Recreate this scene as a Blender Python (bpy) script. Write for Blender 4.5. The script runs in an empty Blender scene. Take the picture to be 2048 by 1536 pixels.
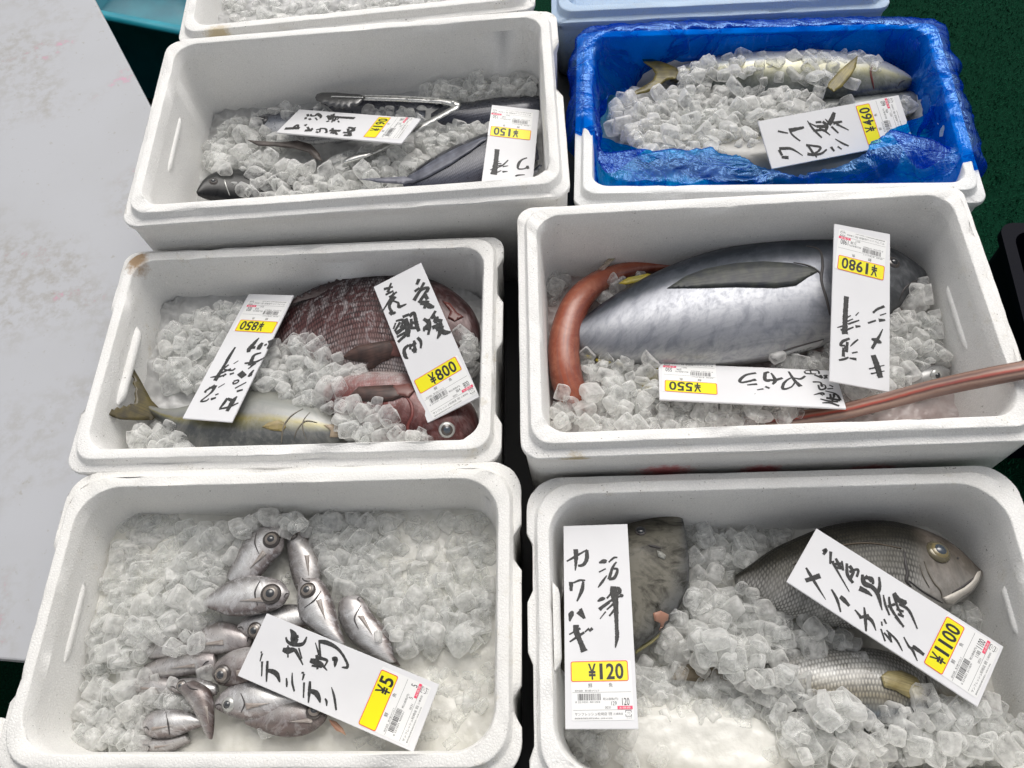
import bpy, bmesh, math, random
import numpy as np
from mathutils import Vector, Matrix, noise
from mathutils.bvhtree import BVHTree
sc = bpy.context.scene
# ---------------------------------------------------------------- camera, light, exposure
ZR = 0.75                      # height of the lower boxes' rims above the floor
CAM = Vector((0.0, 0.0, ZR + 1.0))
FPX = 1644.96                  # focal length in pixels of the 2048 px wide photograph
RC = Matrix.Rotation(math.radians(28.662), 3, 'X') @ Matrix.Rotation(math.radians(-8.7176), 3, 'Z')
cd = bpy.data.cameras.new('camera'); cam = bpy.data.objects.new('camera', cd); sc.collection.objects.link(cam)
cam.matrix_world = Matrix.Translation(CAM) @ RC.to_4x4()
cd.sensor_width = 36.0; cd.lens = FPX / 2048 * 36.0; cd.clip_start = 0.02; cd.clip_end = 100
sc.camera = cam
w = bpy.data.worlds.new('World'); sc.world = w; w.use_nodes = True
wn = w.node_tree.nodes; wl = w.node_tree.links
sky = wn.new('ShaderNodeTexSky'); sky.sky_type = 'NISHITA'; sky.sun_disc = False
SUN_EL, SUN_AZ = math.radians(55), math.radians(20)      # azimuth measured clockwise from +Y
sky.sun_elevation = SUN_EL; sky.sun_rotation = SUN_AZ
sky.air_density = 1.0; sky.dust_density = 6.0; sky.ozone_density = 0.4; sky.altitude = 0
hs = wn.new('ShaderNodeHueSaturation'); hs.inputs['Saturation'].default_value = 0.22     # a bright hazy sky, hardly blue
wl.new(sky.outputs[0], hs.inputs['Color']); wl.new(hs.outputs[0], wn['Background'].inputs[0]); wn['Background'].inputs[1].default_value = 0.12
sl = bpy.data.lights.new('sun', 'SUN'); sl.energy = 0.95; sl.angle = math.radians(50); sl.color = (1.0, 0.95, 0.88)
so = bpy.data.objects.new('sun', sl); sc.collection.objects.link(so)
sd = Vector((math.sin(SUN_AZ) * math.cos(SUN_EL), math.cos(SUN_AZ) * math.cos(SUN_EL), math.sin(SUN_EL)))
so.rotation_euler = sd.to_track_quat('Z', 'Y').to_euler(); so.location = (0, 1, 4)
sc.view_settings.view_transform = 'Standard'; sc.view_settings.look = 'None'
sc.view_settings.exposure = 0.12; sc.view_settings.gamma = 1.0
sc.render.engine = 'CYCLES'
sc.cycles.use_denoising = True
sc.cycles.max_bounces = 10; sc.cycles.diffuse_bounces = 6; sc.cycles.transmission_bounces = 8; sc.cycles.transparent_max_bounces = 40
sc.cycles.caustics_reflective = False; sc.cycles.caustics_refractive = False
COL = sc.collection
# ---------------------------------------------------------------- helpers
def ray(px, py):
    return (RC @ Vector(((px - 1024) / FPX, -(py - 768) / FPX, -1.0))).normalized()
def at(px, py, z):
    """point where the line of sight through a pixel of the photograph meets the height z above the lower rims"""
    d = ray(px, py); t = (ZR + z - CAM.z) / d.z
    return CAM + d * t
ZT = {'f': (0, 0, 1), '1': (180, 0, 2.048), '2': (1100, 0, 2.160), '3': (120, 450, 2.179), '4': (1020, 350, 1.992),
      '5': (0, 900, 1.932), '6': (1020, 900, 1.992)}
def zp(k, p):
    a = ZT[k]; return (a[0] + p[0] / a[2], a[1] + p[1] / a[2])
def tag(o, label=None, cat=None, group=None, kind=None):
    if label: o['label'] = label
    if cat: o['category'] = cat
    if group: o['group'] = group
    if kind: o['kind'] = kind
    return o
def mesh(name, vs, fs, mat=None, parent=None, smooth=False, uvs=None):
    me = bpy.data.meshes.new(name); me.from_pydata([tuple(v) for v in vs], [], fs); me.update()
    o = bpy.data.objects.new(name, me); COL.objects.link(o)
    if mat:
        for m_ in (mat if isinstance(mat, list) else [mat]): me.materials.append(m_)
    if smooth: me.polygons.foreach_set('use_smooth', [True] * len(me.polygons))
    if uvs:
        for nm, u in uvs.items():
            l = me.uv_layers.new(name=nm)
            arr = np.array(u, float)[[lp.vertex_index for lp in me.loops]]
            l.data.foreach_set('uv', arr.ravel())
    if parent is not None: o.parent = parent
    return o
class N:
    """small node-tree builder"""
    def __init__(s, name):
        s.m = bpy.data.materials.new(name); s.m.use_nodes = True; s.t = s.m.node_tree; s.n = s.t.nodes; s.b = s.n['Principled BSDF']
    def add(s, typ, ins=None, **kw):
        n = s.n.new(typ)
        for k, v in kw.items(): setattr(n, k, v)
        for k, v in (ins or {}).items():
            if isinstance(v, bpy.types.NodeSocket): s.t.links.new(v, n.inputs[k])
            else: n.inputs[k].default_value = v
        return n
    def P(s, **kw):
        for k, v in kw.items():
            k = k.replace('_', ' ')
            if isinstance(v, bpy.types.NodeSocket): s.t.links.new(v, s.b.inputs[k])
            else: s.b.inputs[k].default_value = v
    def co(s, which='Object'): return s.add('ShaderNodeTexCoord').outputs[which]
    def noise(s, vec, scale, detail=3, rough=.5, dist=0, out='Fac'):
        return s.add('ShaderNodeTexNoise', {'Vector': vec, 'Scale': scale, 'Detail': detail, 'Roughness': rough, 'Distortion': dist}).outputs[out]
    def ramp(s, f, stops, interp='LINEAR'):
        r = s.add('ShaderNodeValToRGB', {'Fac': f}); c = r.color_ramp; c.interpolation = interp
        for i, (p, col) in enumerate(stops):
            e = c.elements[i] if i < 2 else c.elements.new(p)
            e.position = p; e.color = col if len(col) == 4 else (*col, 1)
        return r.outputs['Color']
    def mix(s, f, a, b, mode='MIX'):
        n = s.n.new('ShaderNodeMix'); n.data_type = 'RGBA'; n.blend_type = mode
        for i, v in ((0, f), (6, a), (7, b)):
            if isinstance(v, bpy.types.NodeSocket): s.t.links.new(v, n.inputs[i])
            else: n.inputs[i].default_value = v if i == 0 or len(v) == 4 else (*v, 1)
        return n.outputs[2]
    def math(s, op, a, b=0.0, c=None):
        n = s.add('ShaderNodeMath', operation=op)
        for i, v in enumerate((a, b) if c is None else (a, b, c)):
            if isinstance(v, bpy.types.NodeSocket): s.t.links.new(v, n.inputs[i])
            else: n.inputs[i].default_value = v
        return n.outputs[0]
    def bump(s, h, strength=.3, dist=.001, normal=None):
        n = s.add('ShaderNodeBump', {'Height': h, 'Strength': strength, 'Distance': dist})
        if normal is not None: s.t.links.new(normal, n.inputs['Normal'])
        s.t.links.new(n.outputs[0], s.b.inputs['Normal']); return n.outputs[0]
def g(v): return (v, v, v)
def scurve(pts, n):
    """Catmull-Rom resample of a list of tuples"""
    P_ = np.array(pts, float); m = len(P_); out = []
    for i in range(n):
        t = i / (n - 1) * (m - 1); k = min(int(t), m - 2); f = t - k
        a, b, c, d = P_[max(k - 1, 0)], P_[k], P_[k + 1], P_[min(k + 2, m - 1)]
        out.append(.5 * ((2 * b) + (c - a) * f + (2 * a - 5 * b + 4 * c - d) * f * f + (3 * b - a - 3 * c + d) * f ** 3))
    return np.array(out)
# ---------------------------------------------------------------- materials of the setting
def foam_mat(name, base=(.87, .862, .84), dirt=.5, stain=(.55, .47, .30), tint=None, spots=()):
    n = N(name); co = n.co()
    dirt = dirt * 1.35
    bead = n.add('ShaderNodeTexVoronoi', {'Vector': co, 'Scale': 260.0}, feature='DISTANCE_TO_EDGE').outputs['Distance']
    bead2 = n.add('ShaderNodeTexVoronoi', {'Vector': co, 'Scale': 260.0}).outputs['Color']
    big = n.noise(co, 9, 5, .6); mid = n.noise(co, 42, 4, .65); fleck = n.noise(co, 330, 2, .6)
    fm = n.ramp(fleck, [(.665, g(0)), (.72, g(1))])
    area = n.ramp(big, [(.50, g(0)), (.70, g(1))])
    area2 = n.ramp(mid, [(.56, g(0)), (.74, g(1))])
    c = n.mix(n.math('MULTIPLY', area, .16 * dirt), base, (.60, .57, .50))
    c = n.mix(n.math('MULTIPLY', n.math('MULTIPLY', area2, n.ramp(n.noise(co, 5, 3), [(.52, g(0)), (.66, g(1))])), .42 * dirt), c, stain)
    c = n.mix(n.math('MULTIPLY', n.math('MULTIPLY', fm, n.ramp(mid, [(.47, g(0)), (.60, g(1))])), 1.0 * dirt), c, (.16, .14, .11))
    c = n.mix(n.math('MULTIPLY', n.ramp(bead, [(.0, g(1)), (.12, g(0))]), .20), c, (.45, .45, .43))
    c = n.mix(n.math('MULTIPLY', n.add('ShaderNodeSeparateColor', {'Color': bead2}).outputs[0], .10), c, g(.66))
    for (p, rad, col, f) in spots:
        dd = n.add('ShaderNodeVectorMath', {0: co, 1: p}, operation='SUBTRACT').outputs[0]
        ln = n.add('ShaderNodeVectorMath', {0: n.add('ShaderNodeVectorMath', {0: dd, 1: tuple(1 / r for r in rad)}, operation='MULTIPLY').outputs[0]}, operation='LENGTH').outputs['Value']
        ln = n.math('ADD', ln, n.math('MULTIPLY', n.math('SUBTRACT', n.noise(co, 120, 4, .7), .5), 1.1))
        c = n.mix(n.math('MULTIPLY', n.ramp(ln, [(.45, g(1)), (1.0, g(0))]), f), c, col)
    n.P(Base_Color=c, Roughness=.62, Specular_IOR_Level=.35)
    h = n.math('ADD', n.math('MULTIPLY', bead, 1.2), n.math('MULTIPLY', mid, .5))
    n.bump(h, .5, .0014)
    return n.m
M_FOAM = foam_mat('white_foam')
M_FOAM_DIRTY = foam_mat('scuffed_white_foam', dirt=1.0)
M_FOAM_SMOOTH = foam_mat('clean_white_foam', base=(.84, .85, .85), dirt=.25)
M_FOAM_BLUE_LIGHT = foam_mat('white_foam_blue_light_tint', base=(.42, .56, .74), dirt=.8)  # white foam, with the blue light falling on it put into the base colour
M_FOAM_E = foam_mat('dull_white_foam', base=(.83, .82, .79), dirt=.8)
def simple(name, col, rough=.5, metal=0, **kw):
    n = N(name); n.P(Base_Color=(*col, 1), Roughness=rough, Metallic=metal, **kw); return n.m
M_BLACK = simple('black_ink', (.012, .012, .014), .45)
M_BRUSH = N('brush_ink'); _c = M_BRUSH.noise(M_BRUSH.co(), 260, 3, .7)
M_BRUSH.P(Base_Color=M_BRUSH.ramp(_c, [(.35, g(.014)), (.75, g(.06))]), Roughness=.6); M_BRUSH = M_BRUSH.m
M_YEL = simple('yellow_label_print', (.82, .75, .0), .4)
M_RED = simple('red_label_print', (.75, .06, .05), .45)
M_PINK = simple('pink_red_print', (.80, .06, .14), .45)
M_LABEL = simple('white_label_paper', (.80, .80, .79), .35)
M_BOARD = N('tag_board'); _co = M_BOARD.co(); _f = M_BOARD.noise(_co, 900, 2); _g2 = M_BOARD.noise(_co, 14, 3)
M_BOARD.P(Base_Color=M_BOARD.mix(M_BOARD.math('MULTIPLY', M_BOARD.ramp(_g2, [(.45, g(0)), (.7, g(1))]), .25), (.72, .72, .735), (.62, .62, .63)), Roughness=.5)
M_BOARD.bump(_f, .15, .0003); M_BOARD = M_BOARD.m
# ---------------------------------------------------------------- fish boxes
def rring(hw, hd, r, nc=9, ns=20):
    """rounded-rectangle ring (counter-clockwise), constant vertex count"""
    r = min(r, hw * .95, hd * .95); pts = []
    cs = [(hw - r, hd - r, 0), (-hw + r, hd - r, 90), (-hw + r, -hd + r, 180), (hw - r, -hd + r, 270)]
    for i, (cx, cy, a0) in enumerate(cs):
        for k in range(nc + 1):
            a = math.radians(a0 + 90 * k / nc); pts.append((cx + r * math.cos(a), cy + r * math.sin(a)))
        nx = cs[(i + 1) % 4]; a = math.radians(a0 + 90)
        p = (cx + r * math.cos(a), cy + r * math.sin(a)); q = (nx[0] + r * math.cos(a), nx[1] + r * math.sin(a))
        for k in range(1, ns): f = k / ns; pts.append((p[0] + (q[0] - p[0]) * f, p[1] + (q[1] - p[1]) * f))
    return pts
def fillet(prof, rad):
    out = []
    for i, p in enumerate(prof):
        if i == 0 or i == len(prof) - 1: out.append(p); continue
        a, b = Vector(prof[i - 1]), Vector(prof[i + 1]); v = Vector(p)
        da, db = (a - v), (b - v); ra = min(rad, da.length * .42); rb = min(rad, db.length * .42)
        p0 = v + da.normalized() * ra; p1 = v + db.normalized() * rb
        out += [tuple(p0), tuple(p0 * .25 + v * .5 + p1 * .25), tuple(p1)]
    return out
class Box:
    def __init__(s, k, cx, cy, wd, dp, yaw, zt, h, rad, mat, label, name='fish_box', notch=(), rough=.0007, seed=0, sd_=(0, 0, 0, 0)):
        s.cx, s.cy, s.w, s.d, s.yaw, s.zt, s.h = cx, cy, wd, dp, yaw, zt, h
        hw, hd = wd / 2, dp / 2
        lip, led = .0145, .0285
        prof = [(-.020, -h + .026), (-.013, -h + .034), (-.004, -.02), (0, 0), (lip, 0), (lip + .0035, -.0125), (led, -.0135), (led, -.021), (led - .0035, -.034), (led - .009, -h)]
        prof = fillet(prof, .0015)
        rings = []; rnd = random.Random(seed)
        base_ct = None
        for (o_, z) in prof:
            pr = rring(hw + o_, hd + o_, max(rad + o_ * (.75 if o_ < 0 else -.35), .012)); ring = []
            for (x, y) in pr:
                # recessed hand notch cut into the ledge on the short sides
                if notch and o_ > lip + .0036 and z < -.008 and z > -.06:
                    for (sx, a, b, dep) in notch:
                        if sx * x > 0 and a < y / hd < b: x -= sx * min(dep, o_ - lip - .004)
                nz = noise.noise(Vector((x * 90 + seed * 7, y * 90, z * 90))) * rough * .6
                nz2 = noise.noise(Vector((x * 260 + seed * 7, y * 260, z * 260)))
                chip = -.0040 * max(0, nz2 - .30) / .3 if z > -.03 and z > -h * .5 else 0
                ring.append((x + nz, y + nz * .8, z + nz + chip))
            rings.append(ring)
        n = len(rings[0]); vs = [v for r_ in rings for v in r_]; fs = []
        for i in range(len(rings) - 1):
            for j in range(n):
                j2 = (j + 1) % n; fs.append((i * n + j2, i * n + j, (i + 1) * n + j, (i + 1) * n + j2))
        fs.append(tuple(range(n)))                                         # inner floor
        fs.append(tuple(reversed(range((len(rings) - 1) * n, len(rings) * n))))   # underside
        o = mesh(name, vs, fs, mat, smooth=True); me = o.data
        me.polygons[-1].use_smooth = False; me.polygons[-2].use_smooth = False
        o.location = (cx, cy, ZR + zt); o.rotation_euler.z = yaw
        tag(o, label, 'fish box', 'white foam fish boxes')
        s.o = o; s.mw = Matrix.Translation((cx, cy, ZR + zt)) @ Matrix.Rotation(yaw, 4, 'Z')
        s.mi = s.mw.inverted(); s.mat = mat
    def rib(s, side, za, p0, p1, thick=.0045, hgt=.011):
        """moulded ledge running along the inside of a short wall, from one traced point to another at depth za"""
        ya = (s.mi @ at(*p0, za)).y; yb = (s.mi @ at(*p1, za)).y; z = za - s.zt
        xx = side * (s.w / 2 - .004 - .009 * (-z - .02) / (s.h - .054) + .001); vs = []; fs = []; nn = 14
        for i in range(nn + 1):
            t = i / nn; e = min(1, math.sin(math.pi * min(max(t, .004), .996)) * 3.2) ** .6; yy = ya + (yb - ya) * t
            for k in range(7):
                q = math.pi * k / 6; vs.append((xx - side * math.sin(q) ** .6 * thick * e, yy, z + math.cos(q) * hgt * .5 * (.5 + .5 * e)))
        for i in range(nn):
            for k in range(6):
                q = i * 7 + k; fs.append((q, q + 1, q + 8, q + 7))
        fs.append(tuple(range(7))); fs.append(tuple(reversed(range(nn * 7, nn * 7 + 7))))
        return mesh('wall_rib', vs, fs, s.mat, s.o, smooth=True)
YB = math.radians
A = Box('A', -.192, 1.067, .635, .362, YB(-6.1), .0625, .2325, .036, M_FOAM, 'white foam box holding flying fish, ice and steel tongs', notch=((1, .02, .62, .010),), seed=1)
M_FOAM_D = foam_mat('white_foam_with_red_print', dirt=.6, spots=[((-.253, -.198, -.018), (.022, .02, .006), (.45, .33, .12), .8),
    ((-.135, -.19, -.080), (.045, .03, .022), (.75, .12, .14), .75), ((-.01, -.19, -.090), (.035, .03, .020), (.75, .10, .13), .8), ((.136, -.19, -.102), (.045, .03, .020), (.75, .12, .15), .7)])
M_FOAM_C = foam_mat('rust_stained_foam', dirt=1.0, spots=[((-.275, .165, -.005), (.022, .030, .03), (.30, .16, .04), .85)])
M_FOAM_G = foam_mat('brown_stained_foam', dirt=.9, spots=[((-.25, -.185, -.015), (.03, .016, .03), (.55, .42, .20), .75)])
B = Box('B', .483, .994, .568, .345, YB(-10.6), 0.0, .165, .026, M_FOAM_SMOOTH, 'white foam box lined with a blue plastic bag', seed=2)
C = Box('C', -.305, .669, .551, .324, YB(-7.9), 0.0, .165, .034, M_FOAM_C, 'white foam box with a rust stained corner holding an amberjack and two dark red breams', notch=((1, -.72, -.05, .009), (-1, -.55, .45, .010), (1, .45, .85, .009)), seed=3)
D = Box('D', .341, .574, .586, .349, YB(-7.2), .06, .225, .034, M_FOAM_D, 'large white foam box holding the silver tuna and the red cornetfish', seed=4)
E_ = Box('E', -.338, .287, .565, .330, YB(-7.8), 0.0, .165, .052, M_FOAM_E, 'dull white foam box holding small big-eyed silver fish in meltwater', notch=((1, .3, .62, .010), (1, -.78, -.55, .010), (-1, -.6, .5, .010)), seed=5)
F = Box('F', .281, .179, .562, .328, YB(-7.6), 0.0, .165, .055, M_FOAM_DIRTY, 'white foam box holding the filefish and grey sea breams', notch=((-1, .25, .66, .007), (-1, -.85, -.25, .006)), seed=6)
A.rib(-1, .012, (360, 235), (338, 345)); C.rib(-1, -.042, (275, 655), (238, 810), .010, .014)
D.rib(1, -.008, (1908, 571), (1954, 700)); E_.rib(-1, -.05, (165, 1165), (124, 1325)); F.rib(1, -.05, (2020, 1172), (2046, 1270))
F.rib(-1, -.016, (1115, 1166), (1120, 1342), .009, .02)
# boxes of the row behind: only their front rims reach into the picture
ab = A.mw.to_3x3()
def behind(front, wd, dp, lip_px, zt, **kw):
    pass
g0 = at(690, 34, .035)
G = Box('G', g0.x + .03, g0.y + .185, .60, .34, YB(-4.5), .035, .20, .034, M_FOAM_G, 'white foam box with a brown stained rim behind the flying fish box', seed=7)
h0 = at(1440, 14, -.02)
H = Box('H', h0.x + .03, h0.y + .19, .56, .34, YB(-9), -.02, .145, .034, M_FOAM_BLUE_LIGHT, 'white foam box, blue light painted into its colour, behind the bag lined box', seed=8)
l0 = at(-30, 1500, -.13)
L_ = Box('L', l0.x - .27, l0.y - .10, .50, .30, YB(-8), -.13, .16, .04, M_FOAM_DIRTY, 'white foam box whose corner peeks out below the white table panel', seed=9)
BOX = {'A': A, 'B': B, 'C': C, 'D': D, 'E': E_, 'F': F, 'G': G}
# ---------------------------------------------------------------- ground, table, panel
nt = N('turf_green'); _co = nt.co(); _n1 = nt.noise(_co, 240, 3, .7); _n2 = nt.noise(_co, 6, 3)
nt.P(Base_Color=nt.ramp(_n1, [(.3, (.001, .010, .005)), (.62, (.003, .040, .020)), (.8, (.01, .08, .035))]), Roughness=.9, Specular_IOR_Level=.05)
nt.bump(_n1, .8, .004)
gr = mesh('ground', [(-6, -4, 0), (6, -4, 0), (6, 9, 0), (-6, 9, 0)], [(0, 1, 2, 3)], nt.m); tag(gr, kind='structure')
# artificial turf blades where the floor is seen
rnd = random.Random(5); vs = []; fs = []
for i in range(60000):
    x = rnd.uniform(.72, 2.1); y = rnd.uniform(.3, 3.3); a = rnd.uniform(0, 6.28); hgt = rnd.uniform(.006, .013); wv = .0014
    lx, ly = math.cos(a) * hgt * .7, math.sin(a) * hgt * .7; b = len(vs)
    vs += [(x - math.sin(a) * wv, y + math.cos(a) * wv, 0), (x + math.sin(a) * wv, y - math.cos(a) * wv, 0), (x + lx, y + ly, hgt)]
    fs.append((b, b + 1, b + 2))
nb = N('turf_blade'); _v = nb.noise(nb.co(), 60, 2); nb.P(Base_Color=nb.ramp(_v, [(.3, (.002, .032, .015)), (.7, (.008, .12, .055))]), Roughness=.75, Specular_IOR_Level=.15)
tb = mesh('artificial_grass', vs, fs, nb.m); tag(tb, 'dark green artificial turf blades on the floor', 'artificial grass', kind='stuff')
def solid(name, poly, z0, z1, mat, bev=0.0):
    n = len(poly); vs = [(x, y, z1) for x, y in poly] + [(x, y, z0) for x, y in poly]
    fs = [tuple(range(n)), tuple(reversed(range(n, 2 * n)))] + [(i + n, (i + 1) % n + n, (i + 1) % n, i) for i in range(n)]
    o = mesh(name, vs, fs, mat)
    if bev:
        md = o.modifiers.new('bevel', 'BEVEL'); md.width = bev; md.segments = 2
    return o
M_DARK = simple('dark_rubber', (.012, .012, .013), .8)
def loc2(bx, pts): return [tuple((bx.mw @ Vector((x, y, 0))).xy) for x, y in pts]
# dark trestle under the boxes (each kept inside the boxes' footprint)
pts = []
tp = solid('display_table', [(-.60, .06), (.53, -.01), (.60, .72), (.70, 1.10), (.72, 1.40), (-.45, 1.52)], ZR - .20, ZR - .172, M_DARK)
tag(tp, 'dark display table that carries the foam boxes', 'table')
for (x, y) in ((-.5, .15), (.45, .12), (.6, 1.3), (-.38, 1.4)):
    q = [(x - .02, y - .02), (x + .02, y - .02), (x + .02, y + .02), (x - .02, y + .02)]
    solid('leg', q, .001, ZR - .2005, M_DARK).parent = tp
# large grubby white panel to the left
npn = N('grubby_white_panel'); _co = npn.co(); b1 = npn.noise(_co, 3.2, 4, .6); b2 = npn.noise(_co, 38, 4, .7); b3 = npn.noise(_co, 190, 2, .6)
c = npn.mix(npn.math('MULTIPLY', npn.ramp(b1, [(.42, g(0)), (.68, g(1))]), .4), (.46, .47, .495), (.41, .415, .425))
c = npn.mix(npn.math('MULTIPLY', npn.math('MULTIPLY', npn.ramp(b2, [(.44, g(0)), (.62, g(1))]), npn.ramp(npn.noise(_co, 3.5, 3), [(.46, g(0)), (.60, g(1))])), .42), c, (.27, .235, .18))
c = npn.mix(npn.math('MULTIPLY', npn.ramp(npn.noise(_co, 75, 3, .6), [(.66, g(0)), (.73, g(1))]), .45), c, (.30, .27, .22))
c = npn.mix(npn.math('MULTIPLY', npn.math('MULTIPLY', npn.ramp(b2, [(.55, g(0)), (.66, g(1))]), npn.ramp(npn.noise(_co, 7.0, 2, .5, out='Fac'), [(.62, g(0)), (.68, g(1))])), .5), c, (.75, .25, .45))
npn.P(Base_Color=c, Roughness=.42); npn.bump(b2, .08, .001)
PZ = -.171
c1, c2 = at(190, 0, PZ), at(300, 210, PZ); dv = (c2 - c1); ext = c1 - dv * 2.2; inn = c2 + dv * .35
fl = at(0, 1318, PZ); fr = at(46, 1322, PZ); dd = fl - fr; fl2 = fl + dd.normalized() * 1.1
pl = solid('table_panel', [(fl2.x, fl2.y), (fr.x, fr.y), (E_.mw @ Vector((-.30, -.01, 0))).xy[:], (inn.x, inn.y), (ext.x, ext.y), (ext.x - 1.3, ext.y - .1)], ZR + PZ - .022, ZR + PZ, npn.m, .003)
tag(pl, 'large scuffed white table panel with faint brown and pink smears', 'table panel')
for (x, y) in ((-.9, .42), (-1.5, .6), (-1.1, 1.6)):
    q = [(x - .02, y - .02), (x + .02, y - .02), (x + .02, y + .02), (x - .02, y + .02)]
    solid('leg', q, .001, ZR + PZ - .0225, M_DARK).parent = pl
# teal tub glimpsed between the panel and the boxes
nte = N('teal_plastic'); _n = nte.noise(nte.co(), 12, 4); nte.P(Base_Color=nte.ramp(_n, [(.3, (.01, .22, .30)), (.75, (.02, .33, .42))]), Roughness=.4)
tc = at(300, 60, -.40)
vs = []; fs = []; prof = [(.30, -.33), (.335, 0), (.355, .003), (.355, .012), (.325, .012), (.29, -.32)]
for (rr, zz) in prof:
    for (x, y) in rring(rr + .12, rr, .08, 6, 6): vs.append((x, y, zz))
n_ = len(rring(.3, .3, .08, 6, 6))
for i in range(len(prof) - 1):
    for j in range(n_): fs.append((i * n_ + j, i * n_ + (j + 1) % n_, (i + 1) * n_ + (j + 1) % n_, (i + 1) * n_ + j))
fs.append(tuple(reversed(range(n_)))); fs.append(tuple(range((len(prof) - 1) * n_, len(prof) * n_)))
tt = mesh('plastic_tub', vs, fs, nte.m, smooth=True); tt.location = (tc.x - .02, tc.y + .42, ZR - .40); tt.rotation_euler.z = YB(-27)
tt.location.z = .335
tag(tt, 'teal plastic tub seen between the white panel and the boxes', 'tub')
# dark navy crate on the turf at the right edge
nn_ = simple('navy_plastic', (.001, .0015, .006), .6, Specular_IOR_Level=.1)
nc = at(2048, 420, -.42)
vs = []; fs = []; prof = [(0, -.30), (.0, -.02), (.012, -.02), (.012, 0), (-.012, 0), (-.012, -.28)]
for (oo, zz) in prof:
    for (x, y) in rring(.28 + oo, .20 + oo, .03, 5, 6): vs.append((x, y, zz))
n_ = len(rring(.3, .3, .03, 5, 6))
for i in range(len(prof) - 1):
    for j in range(n_): fs.append((i * n_ + j, i * n_ + (j + 1) % n_, (i + 1) * n_ + (j + 1) % n_, (i + 1) * n_ + j))
fs.append(tuple(reversed(range(n_)))); fs.append(tuple(range((len(prof) - 1) * n_, len(prof) * n_)))
cr = mesh('plastic_crate', vs, fs, nn_); cr.location = (nc.x + .20, nc.y - .27, .301); cr.rotation_euler.z = YB(-12)
tag(cr, 'dark navy plastic crate on the turf at the edge of the stall', 'crate')
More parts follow.
